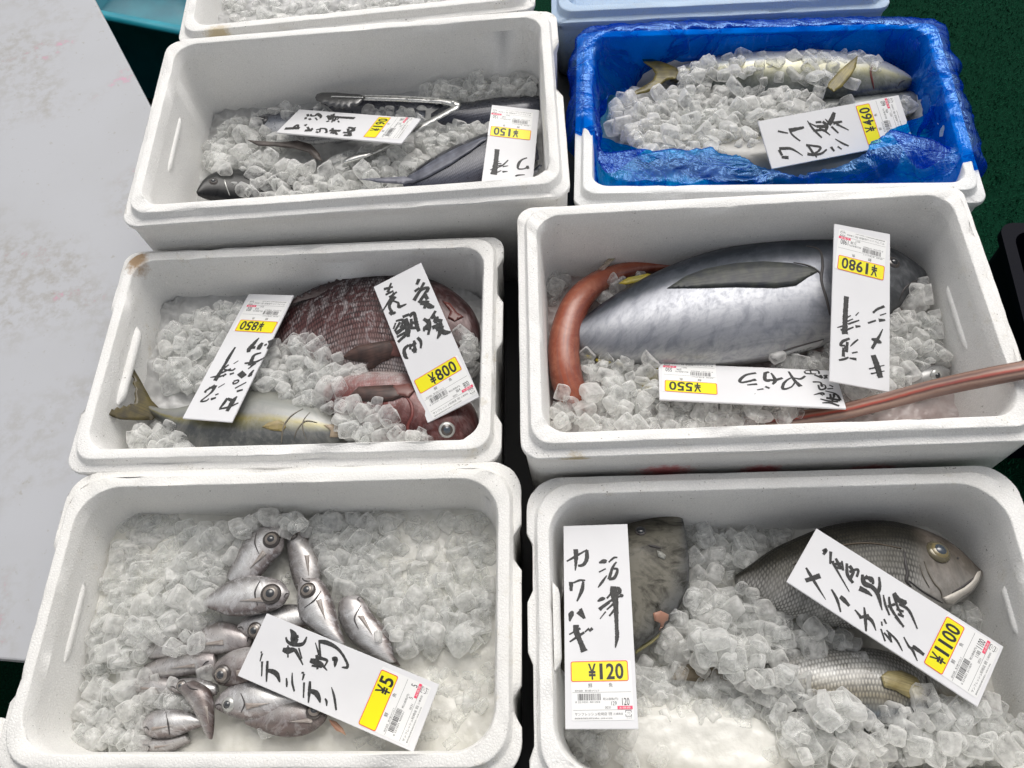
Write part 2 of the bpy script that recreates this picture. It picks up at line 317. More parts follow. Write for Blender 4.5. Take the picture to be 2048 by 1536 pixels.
# ---------------------------------------------------------------- fish
def fish_mat(name, stops, noise_c=(.3, .3, .3), noise_f=.3, metal=.25, rough=.32, scale=None, scale_c=(.02, .02, .02), scale_f=.5, streak=.0, tail=None, head=None, coat=.5, bands=None, painted_sheen=0.0, spec=.5):
    """colour runs over the body from one edge (v=0) to the other (v=1)"""
    n = N(name); un = n.add('ShaderNodeUVMap', uv_map='n').outputs[0]; um = n.add('ShaderNodeUVMap', uv_map='m').outputs[0]
    sep = n.add('ShaderNodeSeparateXYZ', {'Vector': un}); u, v = sep.outputs[0], sep.outputs[1]
    nz = n.noise(um, 26, 5, .6); nf = n.noise(um, 150, 4, .7)
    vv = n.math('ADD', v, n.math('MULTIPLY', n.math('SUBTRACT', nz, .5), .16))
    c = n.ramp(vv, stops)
    c = n.mix(n.math('MULTIPLY', n.ramp(n.noise(um, 45, 5, .65, .6), [(.45, g(0)), (.68, g(1))]), noise_f), c, noise_c)
    c = n.mix(n.math('MULTIPLY', n.ramp(nf, [(.5, g(0)), (.72, g(1))]), .25), c, noise_c)
    if streak:
        mp = n.add('ShaderNodeMapping', {'Vector': um, 'Scale': (9, 170, 1)})
        st = n.noise(mp.outputs[0], 1.0, 4, .6)
        c = n.mix(n.math('MULTIPLY', n.ramp(st, [(.5, g(0)), (.66, g(1))]), streak), c, (.05, .06, .08))
    if bands:
        mp = n.add('ShaderNodeMapping', {'Vector': um, 'Scale': (bands[0], 5, 1), 'Rotation': (0, 0, bands[3] if len(bands) > 3 else .2)})
        st = n.noise(mp.outputs[0], 1.0, 3, .55)
        c = n.mix(n.math('MULTIPLY', n.ramp(st, [(.52, g(0)), (.62, g(1))]), bands[1]), c, bands[2])
    if painted_sheen: c = n.mix(n.math('MULTIPLY', n.ramp(n.noise(um, 70, 4, .7, 1.0), [(.48, g(0)), (.60, g(1))]), painted_sheen), c, (.78, .78, .80))  # glints of the scales painted into the skin colour as pale noise patches
    if head: c = n.mix(n.ramp(n.math('ADD', u, n.math('MULTIPLY', n.math('SUBTRACT', nz, .5), .12)), [(head[0], g(0)), (head[0] + .06, g(head[2]))]), c, n.ramp(n.noise(um, 60, 4, .65, .5), [(.35, tuple(x * .55 for x in head[1])), (.5, head[1]), (.68, tuple(x * 1.5 + .05 for x in head[1]))]))
    if tail: c = n.mix(n.ramp(u, [(0.0, g(tail[2])), (tail[0], g(0))]), c, tail[1])
    hgt = n.math('MULTIPLY', nf, .25)
    if scale:
        sm = n.add('ShaderNodeVectorMath', {0: um, 1: (scale * 1.35, scale * .9, 1)}, operation='MULTIPLY').outputs[0]
        ss = n.add('ShaderNodeSeparateXYZ', {'Vector': sm}); row = n.math('FLOOR', ss.outputs[1])
        sx = n.math('ADD', ss.outputs[0], n.math('MULTIPLY', n.math('MODULO', row, 2.0), .5))
        sx = n.math('ADD', sx, n.math('MULTIPLY', n.math('SUBTRACT', nz, .5), 1.1))
        fx = n.math('SUBTRACT', n.math('FRACT', sx), .5); fy = n.math('SUBTRACT', n.math('FRACT', ss.outputs[1]), .5)
        d = n.math('SQRT', n.math('ADD', n.math('POWER', n.math('MULTIPLY', fx, 1.15), 2.0), n.math('POWER', n.math('MULTIPLY', fy, 1.0), 2.0)))
        hm = n.ramp(u, [(0.0, g(1)), ((head[0] if head else .8) - .02, g(1)), ((head[0] if head else .8) + .03, g(0.0))]) 
        edge = n.math('MULTIPLY', n.ramp(d, [(.26, g(0)), (.50, g(1))]), hm)
        c = n.mix(n.math('MULTIPLY', n.math('MULTIPLY', edge, n.ramp(nz, [(.32, g(.25)), (.62, g(1))])), scale_f), c, scale_c)
        hgt = n.math('ADD', hgt, n.math('MULTIPLY', edge, -.9))
    n.P(Base_Color=c, Metallic=metal, Roughness=n.ramp(nf, [(.3, g(rough * .8)), (.7, g(rough * 1.35))]), Coat_Weight=coat, Coat_Roughness=.12, Specular_IOR_Level=spec)
    n.bump(hgt, .28, .0011)
    return n.m
class Fish:
    def __init__(s, name, key, st, z, thick, mat, label=None, cat='fish', group=None, sq=1.12, n=44, m=30, z1=None, parent=None, tilt=0.0):
        """st: pairs of traced outline points (near edge of the back, near edge of the belly) from tail to snout"""
        ctrl = []
        for i, (a, b) in enumerate(st):
            t = i / (len(st) - 1); zz = z + ((z1 - z) * t if z1 is not None else 0)
            p, q = at(*zp(key, a), zz), at(*zp(key, b), zz); ctrl.append((*p, *q))
        c = scurve(ctrl, n); L = [0.0]
        mids = (c[:, :3] + c[:, 3:]) / 2
        for i in range(1, n): L.append(L[-1] + float(np.linalg.norm(mids[i] - mids[i - 1])))
        vs = []; un = []; um = []; wmax = max(np.linalg.norm(c[i, :3] - c[i, 3:]) for i in range(n)) / 2
        Lt = L[-1]
        for i in range(n):
            T, Bt = Vector(c[i, :3]), Vector(c[i, 3:]); mid = (T + Bt) / 2; hv = (T - Bt) / 2; hw = hv.length
            th = thick * (hw / wmax) ** .75; up = Vector((0, 0, 1)) + hv.normalized() * tilt
            for k in range(m):
                a = 2 * math.pi * k / m; ca, sa = math.cos(a), math.sin(a)
                ca2 = math.copysign(abs(ca) ** 1.0, ca); sa2 = math.copysign(abs(sa) ** sq, sa)
                vs.append(mid + hv * ca2 + up * th * sa2)
                un.append((L[i] / Lt, (1 - ca) / 2)); um.append((L[i], (a if a <= math.pi else 2 * math.pi - a) * (hw + th) / 2 * .95))
        fs = [(i * m + k, i * m + (k + 1) % m, (i + 1) * m + (k + 1) % m, (i + 1) * m + k) for i in range(n - 1) for k in range(m)]
        fs.append(tuple(reversed(range(m)))); fs.append(tuple(range((n - 1) * m, n * m)))
        s.o = mesh(name, vs, fs, mat, parent, smooth=True, uvs={'n': un, 'm': um})
        bm = bmesh.new(); bm.from_mesh(s.o.data); bmesh.ops.recalc_face_normals(bm, faces=bm.faces); bm.to_mesh(s.o.data); s.bvh = BVHTree.FromBMesh(bm); bm.free()
        s.key = key; s.z = z; s.mat = mat; s.top = max(v.z for v in vs)
        if label: tag(s.o, label, cat, group)
    def hit(s, p, key=None, lift=.0006):
        px = zp(key or s.key, p); d = ray(*px); h = s.bvh.ray_cast(CAM, d)
        if h[0] is None:
            h2 = s.bvh.find_nearest(at(*px, s.z + .01)); return h2[0], Vector((0, 0, 1))
        return h[0] - d * lift, (h[1] if h[1].dot(d) < 0 else -h[1])
    def patch(s, name, poly, mat, lift=.0008, thick=.0006, axis=None, bulge=0.0, smooth=True):
        """a thin plate (gill cover, fin, stain) lying on the body, its outline traced from the picture"""
        return patch(name, s.key, poly, mat, s.o, lambda p: s.hit(p, lift=lift)[0], thick, axis, bulge)
    def line(s, name, pts, wd, mat, lift=.0008, hgt=.0006):
        c = scurve([tuple(s.hit(p, lift=lift)[0]) + (wd * (a if (a := (p[2] if len(p) > 2 else 1)) else 1),) for p in pts], len(pts) * 5)
        return ribbon(name, c, hgt, mat, s.o)
    def eye(s, p, r, iris, pr=.55, white=None, pupil=None, bulge=.45):
        q, nrm = s.hit(p, lift=0); r = r / ZT[s.key][2] / FPX * (q - CAM).length
        e = dome('eye', q - nrm * r * .12, nrm, r, r * bulge, iris, s.o)
        if white: dome('iris_ring', q - nrm * r * .02, nrm, r * .80, r * bulge, white, e)
        dome('pupil', q + nrm * r * .06, nrm, r * pr, r * bulge, pupil or M_PUPIL, e)
        return e
def patch(name, key, poly, mat, parent, f3, thick=.0008, axis=None, bulge=0.0, sub=3):
    poly = [tuple(p) for p in poly]
    P_ = np.array([zp(key, p) for p in poly]); ax = np.array(axis if axis is not None else P_[len(P_) // 2] - P_[0], float); ax /= np.linalg.norm(ax) + 1e-9
    bm = bmesh.new(); v = [bm.verts.new((p[0], p[1], 0)) for p in poly]; bm.faces.new(v)
    bmesh.ops.subdivide_edges(bm, edges=bm.edges[:], cuts=2)
    bmesh.ops.triangulate(bm, faces=bm.faces[:])
    for _ in range(2):
        L = [e for e in bm.edges if e.calc_length() > 18]
        if L: bmesh.ops.subdivide_edges(bm, edges=L, cuts=1); bmesh.ops.triangulate(bm, faces=[f for f in bm.faces if len(f.verts) > 3])
    bv = [x for x in bm.verts if x.is_boundary]; bc = [x.co.copy() for x in bv]
    pts = [(x.co.x, x.co.y) for x in bm.verts]
    dist = [min((x.co - c).length for c in bc) for x in bm.verts]; dm = max(dist) or 1
    idx = {x: i for i, x in enumerate(bm.verts)}; tris = [tuple(idx[x] for x in f.verts) for f in bm.faces]
    bedges = [(idx[e.verts[0]], idx[e.verts[1]]) for e in bm.edges if e.is_boundary]
    bm.free()
    top = []; un = []
    for p, d in zip(pts, dist):
        q = f3(p); q = q + (CAM - q).normalized() * bulge * math.sqrt(d / dm); top.append(q)
        z_ = zp(key, p); rel = (np.array(z_) - P_[0]); un.append((float(rel @ ax) / 100, float(rel[0] * -ax[1] + rel[1] * ax[0]) / 100))
    n = len(top); vs = top + [q - (CAM - q).normalized() * thick for q in top]
    fs = tris + [tuple(reversed([i + n for i in t])) for t in tris] + [(a, b, b + n, a + n) for a, b in bedges]
    o = mesh(name, vs, fs, mat, parent, smooth=True, uvs={'n': un + un, 'm': un + un})
    bm = bmesh.new(); bm.from_mesh(o.data); bmesh.ops.recalc_face_normals(bm, faces=bm.faces); bm.faces.ensure_lookup_table()
    for f in list(bm.faces)[2 * len(tris):]: f.smooth = False
    bm.to_mesh(o.data); bm.free()
    return o
def ribbon(name, c, hgt, mat, parent=None):
    """flat tapering strip through points (x, y, z, width)"""
    vs = []; fs = []; n = len(c)
    for i in range(n):
        a, b = Vector(c[max(i - 1, 0)][:3]), Vector(c[min(i + 1, n - 1)][:3]); t = (b - a).normalized(); p = Vector(c[i][:3]); up = (CAM - p).normalized()
        sd_ = t.cross(up).normalized() * c[i][3] / 2
        vs += [p - sd_ - up * hgt, p - sd_ * .55 + up * hgt, p + sd_ * .55 + up * hgt, p + sd_ - up * hgt]
    for i in range(n - 1):
        for k in range(4): fs.append((i * 4 + k, i * 4 + (k + 1) % 4, (i + 1) * 4 + (k + 1) % 4, (i + 1) * 4 + k))
    fs.append((3, 2, 1, 0)); fs.append(tuple((n - 1) * 4 + k for k in range(4)))
    return mesh(name, vs, fs, mat, parent, smooth=True)
def dome(name, c, nrm, r, h, mat, parent):
    q = nrm.to_track_quat('Z', 'Y'); vs = []; fs = []; R_, S_ = 7, 22
    for i in range(R_):
        a = math.pi / 2 * i / R_
        for k in range(S_):
            b = 2 * math.pi * k / S_; vs.append(c + q @ Vector((r * math.cos(a) * math.cos(b), r * math.cos(a) * math.sin(b), h * math.sin(a))))
    vs.append(c + q @ Vector((0, 0, h)))
    for i in range(R_ - 1):
        for k in range(S_): fs.append((i * S_ + k, i * S_ + (k + 1) % S_, (i + 1) * S_ + (k + 1) % S_, (i + 1) * S_ + k))
    for k in range(S_): fs.append(((R_ - 1) * S_ + k, (R_ - 1) * S_ + (k + 1) % S_, R_ * S_))
    fs.append(tuple(reversed(range(S_))))
    return mesh(name, vs, fs, mat, parent, smooth=True)
def fin_mat(name, ca, cb, trans=0.0, rough=.45):
    n = N(name); um = n.add('ShaderNodeUVMap', uv_map='n').outputs[0]
    mp = n.add('ShaderNodeMapping', {'Vector': um, 'Scale': (1.5, 34, 1)}); st = n.noise(mp.outputs[0], 1.0, 3, .5)
    big = n.noise(um, 4, 3)
    c = n.mix(n.ramp(big, [(.35, g(0)), (.65, g(1))]), ca, cb); c = n.mix(n.math('MULTIPLY', n.ramp(st, [(.45, g(0)), (.62, g(1))]), .45), c, tuple(x * .35 for x in ca))
    n.P(Base_Color=c, Roughness=rough, Coat_Weight=.15, Alpha=1 - trans); n.bump(st, .4, .001); return n.m
M_PUPIL = simple('pupil', (.01, .012, .016), .06, Coat_Weight=1.0)
M_PUPIL_GREY = simple('grey_pupil', (.035, .038, .042), .08, Coat_Weight=1.0)
M_PUPIL_CLOUD = simple('clouded_pupil', (.04, .055, .075), .1, Coat_Weight=1.0)
M_IRIS_GREY = simple('grey_iris', (.055, .045, .04), .18, .2, Coat_Weight=1.0)
M_IRIS_TAN = simple('tan_iris', (.22, .19, .165), .2, .2, Coat_Weight=1.0)
M_IRIS_PALE = simple('pale_iris', (.42, .42, .40), .2, .4, Coat_Weight=1.0)
M_IRIS_GOLD = simple('gold_iris', (.13, .11, .06), .2, .3, Coat_Weight=1.0)
M_LINE = simple('gill_slit', (.05, .045, .045), .5); M_LINE_RED = simple('red_gill_slit', (.16, .035, .03), .4)
M_LIP = simple('pale_lip', (.62, .58, .52), .4)
SIL = (.62, .64, .66)
# --- tuna and cornetfish (box D)
m_tuna = fish_mat('tuna_skin', [(0, (.008, .012, .018)), (.17, (.02, .028, .040)), (.28, (.07, .08, .095)), (.36, (.22, .23, .26)), (.60, (.36, .37, .40)), (.85, (.27, .28, .31)), (1, (.40, .40, .40))], (.10, .11, .14), .55, .45, .36, coat=.25, tail=(.06, (.20, .20, .22), .6), head=(.74, (.045, .048, .052), .85), streak=.16)
tuna = Fish('tuna', '4', [((225, 612), (222, 670)), ((290, 574), (285, 702)), ((400, 495), (400, 738)), ((550, 410), (560, 752)), ((700, 346), (730, 758)), ((860, 300), (900, 752)), ((1040, 273), (1080, 725)), ((1190, 265), (1240, 680)), ((1320, 268), (1380, 632)), ((1430, 280), (1480, 582)), ((1520, 305), (1560, 525)), ((1590, 345), (1612, 482)), ((1642, 380), (1647, 432)), ((1658, 398), (1656, 412))], -.045, .048, m_tuna, 'big silver tuna with a dark back lying across the largest box', sq=1.0, n=60, m=40)
m_tfin = fin_mat('tuna_fin', (.018, .022, .03), (.05, .055, .045), rough=.6); m_yfin = fin_mat('yellow_fin', (.55, .42, .03), (.45, .40, .10))
tuna.patch('pectoral_fin', [(625, 451), (700, 402), (780, 372), (900, 350), (1010, 343), (1120, 350), (1200, 368), (1228, 385), (1190, 405), (1140, 440), (1060, 450), (900, 446), (760, 450)], m_tfin, .0010, .0006, (-1, .15), .0)
tuna.line('gill_line', [(1180, 283, .5), (1232, 300), (1245, 360), (1240, 420), (1262, 500), (1275, 560, .4)], .0042, M_LINE)
tuna.line('gill_line', [(1130, 348, .4), (1190, 362), (1232, 388), (1240, 420, .4)], .003, M_LINE)
tuna.line('pelvic_slot', [(1045, 722, .3), (1120, 690), (1250, 655, .4)], .0035, M_LINE)
tuna.patch('pelvic_fin', [(1040, 730), (1100, 700), (1180, 672), (1250, 655), (1235, 680), (1160, 712), (1090, 728)], simple('silver_fin', (.55, .55, .55), .35, .3), .0008, .0008, (1, -.3))
tuna.line('mouth_line', [(1652, 408, .4), (1610, 425), (1570, 455), (1552, 500, .4)], .003, M_LINE)
tuna.eye((1528, 348), 26, M_IRIS_GREY, .6)
patch('second_dorsal_fin', '4', [(430, 432), (470, 408), (550, 392), (565, 397), (520, 425), (460, 437)], m_yfin, tuna.o, lambda p: at(*zp('4', p), -.040))
patch('anal_fin', '4', [(505, 882), (530, 830), (560, 770), (575, 745), (600, 750), (598, 800), (570, 850), (530, 872)], m_yfin, tuna.o, lambda p: at(*zp('4', p), -.052))
for (x, y) in ((305, 720), (345, 735), (380, 742), (430, 748)):
    patch('finlet', '4', [(x, y - 6), (x + 24, y + 2), (x + 14, y + 12), (x - 6, y + 4)], m_yfin, tuna.o, lambda p: at(*zp('4', p), -.046))
def tube(name, key, pts, mat, flat=.75, parent=None, n=60, m=20):
    """pts: centre x, y, width (zoom pixels), height above the rims"""
    ctrl = []
    for (x, y, wd, z) in pts:
        p = at(*zp(key, (x, y)), z); ctrl.append((*p, wd / ZT[key][2] / FPX * (p - CAM).length / 2))
    c = scurve(ctrl, n); vs = []; un = []; um = []; L = 0
    for i in range(n):
        p = Vector(c[i][:3]); a, b = Vector(c[max(i - 1, 0)][:3]), Vector(c[min(i + 1, n - 1)][:3]); t = (b - a).normalized()
        if i: L += (p - Vector(c[i - 1][:3])).length
        sd_ = t.cross(Vector((0, 0, 1))).normalized(); up = sd_.cross(t); r = c[i][3]
        for k in range(m):
            q = 2 * math.pi * k / m; vs.append(p + sd_ * r * math.cos(q) + up * r * flat * math.sin(q)); un.append((i / (n - 1), (1 - math.cos(q)) / 2)); um.append((L, r * q))
    fs = [(i * m + k, i * m + (k + 1) % m, (i + 1) * m + (k + 1) % m, (i + 1) * m + k) for i in range(n - 1) for k in range(m)]
    fs.append(tuple(reversed(range(m)))); fs.append(tuple(range((n - 1) * m, n * m)))
    return mesh(name, vs, fs, mat, parent, smooth=True, uvs={'n': un, 'm': um})
m_corn = fish_mat('cornetfish_skin', [(0, (.13, .026, .010)), (.35, (.30, .06, .022)), (.7, (.25, .05, .02)), (1, (.15, .032, .018))], (.42, .17, .10), .5, .0, .38, streak=.30, coat=.4)
m_snout = fish_mat('cornetfish_snout_skin', [(0, (.14, .06, .04)), (.24, (.40, .27, .21)), (.34, (.10, .035, .025)), (.46, (.42, .06, .035)), (.56, (.34, .20, .15)), (.68, (.12, .045, .03)), (.82, (.30, .17, .12)), (1, (.12, .06, .04))], (.22, .10, .07), .3, .05, .34, streak=.35, coat=.6)
corn = tube('cornetfish', '4', [(720, 362, 46, -.075), (620, 362, 52, -.07), (520, 368, 62, -.062), (420, 392, 76, -.055), (340, 432, 96, -.048), (272, 500, 112, -.040), (232, 590, 122, -.036), (214, 690, 126, -.036), (222, 790, 128, -.040), (250, 880, 128, -.052), (300, 955, 120, -.075), (400, 1000, 100, -.085), (560, 1010, 90, -.085)], m_corn)
tag(corn, 'long red cornetfish bent in a hook around the tail of the tuna', 'fish')
m_clear = fin_mat('clear_fin', (.55, .42, .38), (.45, .40, .22), .45)
patch('dorsal_fin', '4', [(350, 375), (385, 340), (430, 302), (478, 290), (440, 312), (400, 352), (372, 382)], m_clear, corn, lambda p: at(*zp('4', p), -.04))
snout = tube('snout', '4', [(560, 1010, 60, -.085), (800, 1000, 62, -.075), (1040, 985, 66, -.06), (1200, 965, 68, -.045), (1330, 942, 66, -.025), (1500, 900, 66, .0), (1700, 848, 68, .03), (1900, 805, 70, .058), (2048, 776, 68, .075), (2190, 745, 62, .088)], m_snout, .6, corn, 70)
# half buried small fish head by the snout
m_dks = fish_mat('dark_silver_skin', [(0, (.03, .03, .035)), (.4, (.28, .28, .28)), (1, (.5, .48, .45))], (.2, .2, .2), .4, .35, .3)
bf = Fish('small_fish', '4', [((1560, 800), (1570, 860)), ((1620, 775), (1640, 870)), ((1690, 762), (1700, 850)), ((1740, 775), (1745, 810))], -.055, .02, m_dks, 'small dark fish half buried in ice beside the red snout')
bf.eye((1700, 800), 24, M_IRIS_PALE, .5)
# --- amberjack and breams (box C)
M_SOFTLINE = simple('soft_gill_line', (.16, .14, .11), .5)
m_amb = fish_mat('amberjack_skin', [(0, (.24, .24, .20)), (.25, (.26, .27, .25)), (.42, (.19, .195, .19)), (.50, (.22, .19, .06)), (.56, (.15, .145, .08)), (.65, (.09, .095, .095)), (1, (.04, .045, .04))], (.34, .33, .30), .35, .30, .33, streak=.12, tail=(.10, (.10, .09, .06), .7))
amb = Fish('amberjack', '3', [((390, 780), (398, 832)), ((440, 800), (440, 862)), ((520, 800), (500, 920)), ((620, 775), (590, 990)), ((720, 748), (690, 1035)), ((830, 728), (810, 1055)), ((930, 730), (930, 1060)), ((1030, 752), (1050, 1045)), ((1120, 787), (1150, 1015)), ((1190, 830), (1215, 975)), ((1245, 872), (1260, 935)), ((1275, 898), (1280, 915))], -.075, .036, m_amb, 'olive and silver amberjack with a forked tail resting against the box wall')
m_tail = fin_mat('dark_olive_fin', (.045, .035, .015), (.11, .085, .02))
zt_ = lambda p: -.075 + .05 * min(1, max(0, (430 - p[0]) / 230))
edge = [(300, 585), (318, 620), (345, 665), (372, 715), (400, 765), (432, 797), (425, 830), (405, 850), (340, 852), (262, 848), (225, 835), (196, 812), (215, 808), (222, 800), (236, 806), (248, 792), (262, 800), (276, 786), (290, 792), (306, 778), (322, 782), (328, 755), (324, 735), (330, 715), (316, 690), (322, 672), (306, 650), (312, 632), (300, 612)]
patch('tail_fin', '3', edge, m_tail, amb.o, lambda p: at(*zp('3', p), zt_(p)), .0015, (-1, -.4))
amb.patch('pectoral_fin', [(880, 880), (905, 862), (950, 850), (975, 858), (985, 880), (968, 900), (920, 895)], fin_mat('olive_fin', (.22, .17, .05), (.36, .28, .14)), .001, .001, (-1, .2))
amb.line('gill_line', [(1060, 800, .4), (1010, 830), (978, 870), (968, 910), (965, 950, .5)], .0022, M_SOFTLINE)
amb.line('gill_line', [(1120, 860, .3), (1070, 855), (1035, 890), (1020, 930, .3)], .0018, M_SOFTLINE)
amb.line('preopercle', [(1090, 815, .3), (1062, 850), (1058, 890), (1075, 935, .3)], .0016, M_SOFTLINE)
amb.patch('lip', [(1150, 872), (1185, 868), (1225, 885), (1262, 900), (1270, 912), (1225, 905), (1215, 925), (1175, 925), (1180, 895)], simple('mouth_skin', (.42, .33, .24), .4), .001, .0025, None, .003)
m_bream = fish_mat('red_bream_skin', [(0, (.012, .006, .007)), (.25, (.025, .010, .011)), (.55, (.085, .032, .031)), (.8, (.26, .18, .17)), (1, (.60, .55, .53))], (.10, .03, .03), .5, .25, .33, scale=175, scale_c=(.008, .003, .004), scale_f=.85, head=(.76, (.035, .012, .012), .85), coat=.2, spec=.25, painted_sheen=.22)
br1 = Fish('red_sea_bream', '3', [((820, 470), (830, 530)), ((900, 415), (900, 550)), ((990, 342), (980, 610)), ((1090, 288), (1080, 645)), ((1190, 243), (1180, 665)), ((1300, 212), (1300, 678)), ((1420, 206), (1420, 682)), ((1540, 224), (1540, 675)), ((1640, 250), (1640, 655)), ((1720, 295), (1730, 620)), ((1790, 360), (1800, 570)), ((1828, 430), (1830, 500))], -.098, .036, m_bream, 'big dark red sea bream lying above the other, its back to the rear wall', z1=-.060)
m_bream2 = fish_mat('pink_bream_skin', [(0, (.55, .52, .50)), (.2, (.42, .33, .32)), (.42, (.17, .07, .065)), (.7, (.085, .028, .026)), (1, (.04, .016, .016))], (.30, .07, .06), .55, .25, .3, scale=185, scale_c=(.2, .09, .08), scale_f=.4, head=(.50, (.085, .026, .024), .75), coat=.25, spec=.3, painted_sheen=.2)
br2 = Fish('red_sea_bream', '3', [((1180, 690), (1150, 800)), ((1290, 652), (1250, 870)), ((1400, 644), (1370, 950)), ((1520, 652), (1500, 1000)), ((1640, 690), (1640, 1015)), ((1740, 740), (1750, 985)), ((1800, 790), (1810, 935)), ((1822, 840), (1825, 880))], -.072, .040, m_bream2, 'pinkish red sea bream with its round eye at the front corner of the box')
br2.eye((1686, 893), 37, M_IRIS_PALE, .55, M_IRIS_GREY, M_PUPIL_CLOUD)
m_bfin = fin_mat('brown_fin', (.03, .016, .013), (.09, .045, .035)); m_pk = simple('raw_pink_skin', (.16, .065, .055), .35)
br1.patch('pectoral_fin', [(1228, 580), (1255, 552), (1290, 528), (1370, 512), (1450, 500), (1490, 510), (1500, 540), (1455, 575), (1400, 600), (1360, 628), (1310, 640), (1345, 600), (1290, 596)], m_bfin, .0015, .0015, (-1, .3), .003)
br1.patch('fin_base', [(1440, 505), (1490, 500), (1510, 530), (1480, 575), (1440, 570)], m_pk, .0028, .001, None, .002)
br1.patch('cheek', [(1665, 330), (1700, 340), (1730, 380), (1760, 400), (1720, 420), (1690, 405), (1700, 375)], simple('torn_red_skin', (.11, .03, .025), .35), .001, .0006)
br2.patch('pectoral_fin', [(1262, 742), (1300, 705), (1370, 700), (1450, 696), (1505, 705), (1510, 740), (1450, 765), (1370, 775), (1310, 765)], m_bfin, .0015, .0015, (-1, .1), .003)
br2.patch('fin_base', [(1450, 700), (1520, 690), (1545, 720), (1520, 750), (1460, 740)], m_pk, .0028, .001, None, .002)
br2.line('gill_line', [(1500, 740, .4), (1530, 780), (1535, 830), (1515, 880), (1530, 925, .4)], .005, M_LINE_RED)
spn = [(1000 + i * 34, 330 - 118 * math.sin(min(1, i / 11) * math.pi / 2)) for i in range(14)]
patch('dorsal_fin', '3', [(985, 350)] + [p for i, q in enumerate(spn) for p in ((q[0], q[1] - 7), (q[0] + 20, q[1] + 3))] + [(1470, 216)], simple('dorsal_skin', (.03, .015, .015), .4), br1.o, lambda p: at(*zp('3', p), -.060))
# --- grey breams and filefish (box F)
m_gb = fish_mat('grey_bream_skin', [(0, (.010, .009, .006)), (.25, (.030, .028, .022)), (.50, (.17, .165, .15)), (.70, (.38, .37, .35)), (1, (.55, .54, .51))], (.06, .055, .04), .4, .12, .36, scale=190, scale_c=(.012, .012, .012), scale_f=.75, head=(.70, (.20, .165, .14), .38), coat=.06, spec=.15)
gb1 = Fish('grey_sea_bream', '6', [((895, 500), (905, 545)), ((960, 455), (970, 575)), ((1040, 398), (1060, 640)), ((1140, 350), (1170, 680)), ((1250, 308), (1290, 705)), ((1370, 286), (1410, 712)), ((1490, 283), (1530, 702)), ((1600, 305), (1630, 678)), ((1700, 343), (1720, 640)), ((1780, 393), (1788, 605)), ((1840, 450), (1848, 560)), ((1872, 478), (1880, 508))], -.088, .042, m_gb, 'grey scaly sea bream with a pale open mouth and golden eye')
gb1.eye((1708, 404), 44, M_IRIS_GOLD, .60, simple('straw_iris', (.20, .16, .07), .25, .1, Coat_Weight=1.0), M_PUPIL_CLOUD)
gb1.patch('lip', [(1880, 478), (1868, 520), (1840, 560), (1800, 585), (1768, 612), (1740, 612), (1722, 590), (1765, 570), (1810, 548), (1845, 515), (1862, 485)], M_LIP, .0012, .002, None, .0035)
gb1.line('preopercle', [(1650, 440, .3), (1668, 490), (1690, 530), (1715, 560), (1722, 590, .3)], .0022, M_SOFTLINE)
gb1.line('preopercle', [(1632, 455, .3), (1648, 505), (1672, 548, .3)], .0016, M_SOFTLINE)
gb1.line('gill_line', [(1570, 400, .3), (1575, 450), (1582, 490), (1578, 520), (1600, 545, .4)], .004, M_LINE)
gb1.line('lateral_line', [(1130, 455, .4), (1250, 400), (1350, 375), (1450, 372), (1560, 392, .5)], .0025, simple('lateral_line', (.07, .05, .03), .5))
gb1.line('mouth_line', [(1868, 490, .4), (1835, 520), (1800, 545), (1762, 568, .4)], .003, M_LINE)
gb1.patch('nostril', [(1782, 425), (1790, 428), (1788, 436), (1780, 434)], M_LINE, .001, .0004)
gb1.line('gill_line', [(1590, 520, .5), (1640, 560), (1690, 590), (1725, 610, .5)], .0025, M_LINE)
m_gb2 = fish_mat('pale_bream_skin', [(0, (.30, .30, .29)), (.35, (.44, .44, .42)), (.6, (.30, .27, .2)), (.78, (.14, .17, .20)), (1, (.05, .05, .045))], (.10, .08, .05), .45, .15, .36, scale=185, scale_c=(.02, .02, .02), scale_f=.75, tail=(.09, (.10, .08, .05), .8), head=(.86, (.3, .27, .2), .6))
gb2 = Fish('grey_sea_bream', '6', [((860, 860), (865, 925)), ((970, 845), (980, 965)), ((1080, 822), (1090, 1035)), ((1200, 800), (1210, 1095)), ((1330, 788), (1340, 1130)), ((1450, 792), (1460, 1140)), ((1560, 825), (1580, 1115)), ((1650, 880), (1670, 1075)), ((1740, 930), (1755, 1040)), ((1800, 965), (1815, 1005))], -.098, .038, m_gb2, 'pale sea bream buried in ice behind the yellow fin, its tail to the slush')
patch('tail_fin', '6', [(640, 915), (660, 880), (690, 840), (720, 800), (760, 790), (790, 815), (850, 850), (890, 868), (885, 925), (820, 920), (760, 925), (700, 918)], fin_mat('muddy_fin', (.09, .07, .04), (.18, .14, .08)), gb2.o, lambda p: at(*zp('6', p), -.090), .0015, (-1, 0))
gb2.patch('pectoral_fin', [(1478, 900), (1505, 880), (1560, 878), (1620, 905), (1650, 950), (1640, 985), (1590, 990), (1540, 960), (1490, 945)], fin_mat('straw_fin', (.24, .19, .07), (.34, .29, .14)), .003, .0015, (-1, -.3), .002)
gb2.line('gill_line', [(1655, 900, .4), (1660, 960), (1690, 1000), (1720, 1010, .5)], .009, M_LINE)
patch('tail_fin', '6', [(1868, 965), (1890, 975), (1920, 1010), (1950, 1040), (1930, 1045), (1895, 1020), (1870, 1000)], m_bfin, gb2.o, lambda p: at(*zp('6', p), -.08))
m_ff = fish_mat('filefish_skin', [(0, (.06, .055, .042)), (.5, (.15, .14, .11)), (.8, (.19, .18, .15)), (1, (.12, .125, .13))], (.016, .014, .010), 1.0, .0, .5, coat=.1, spec=.25)
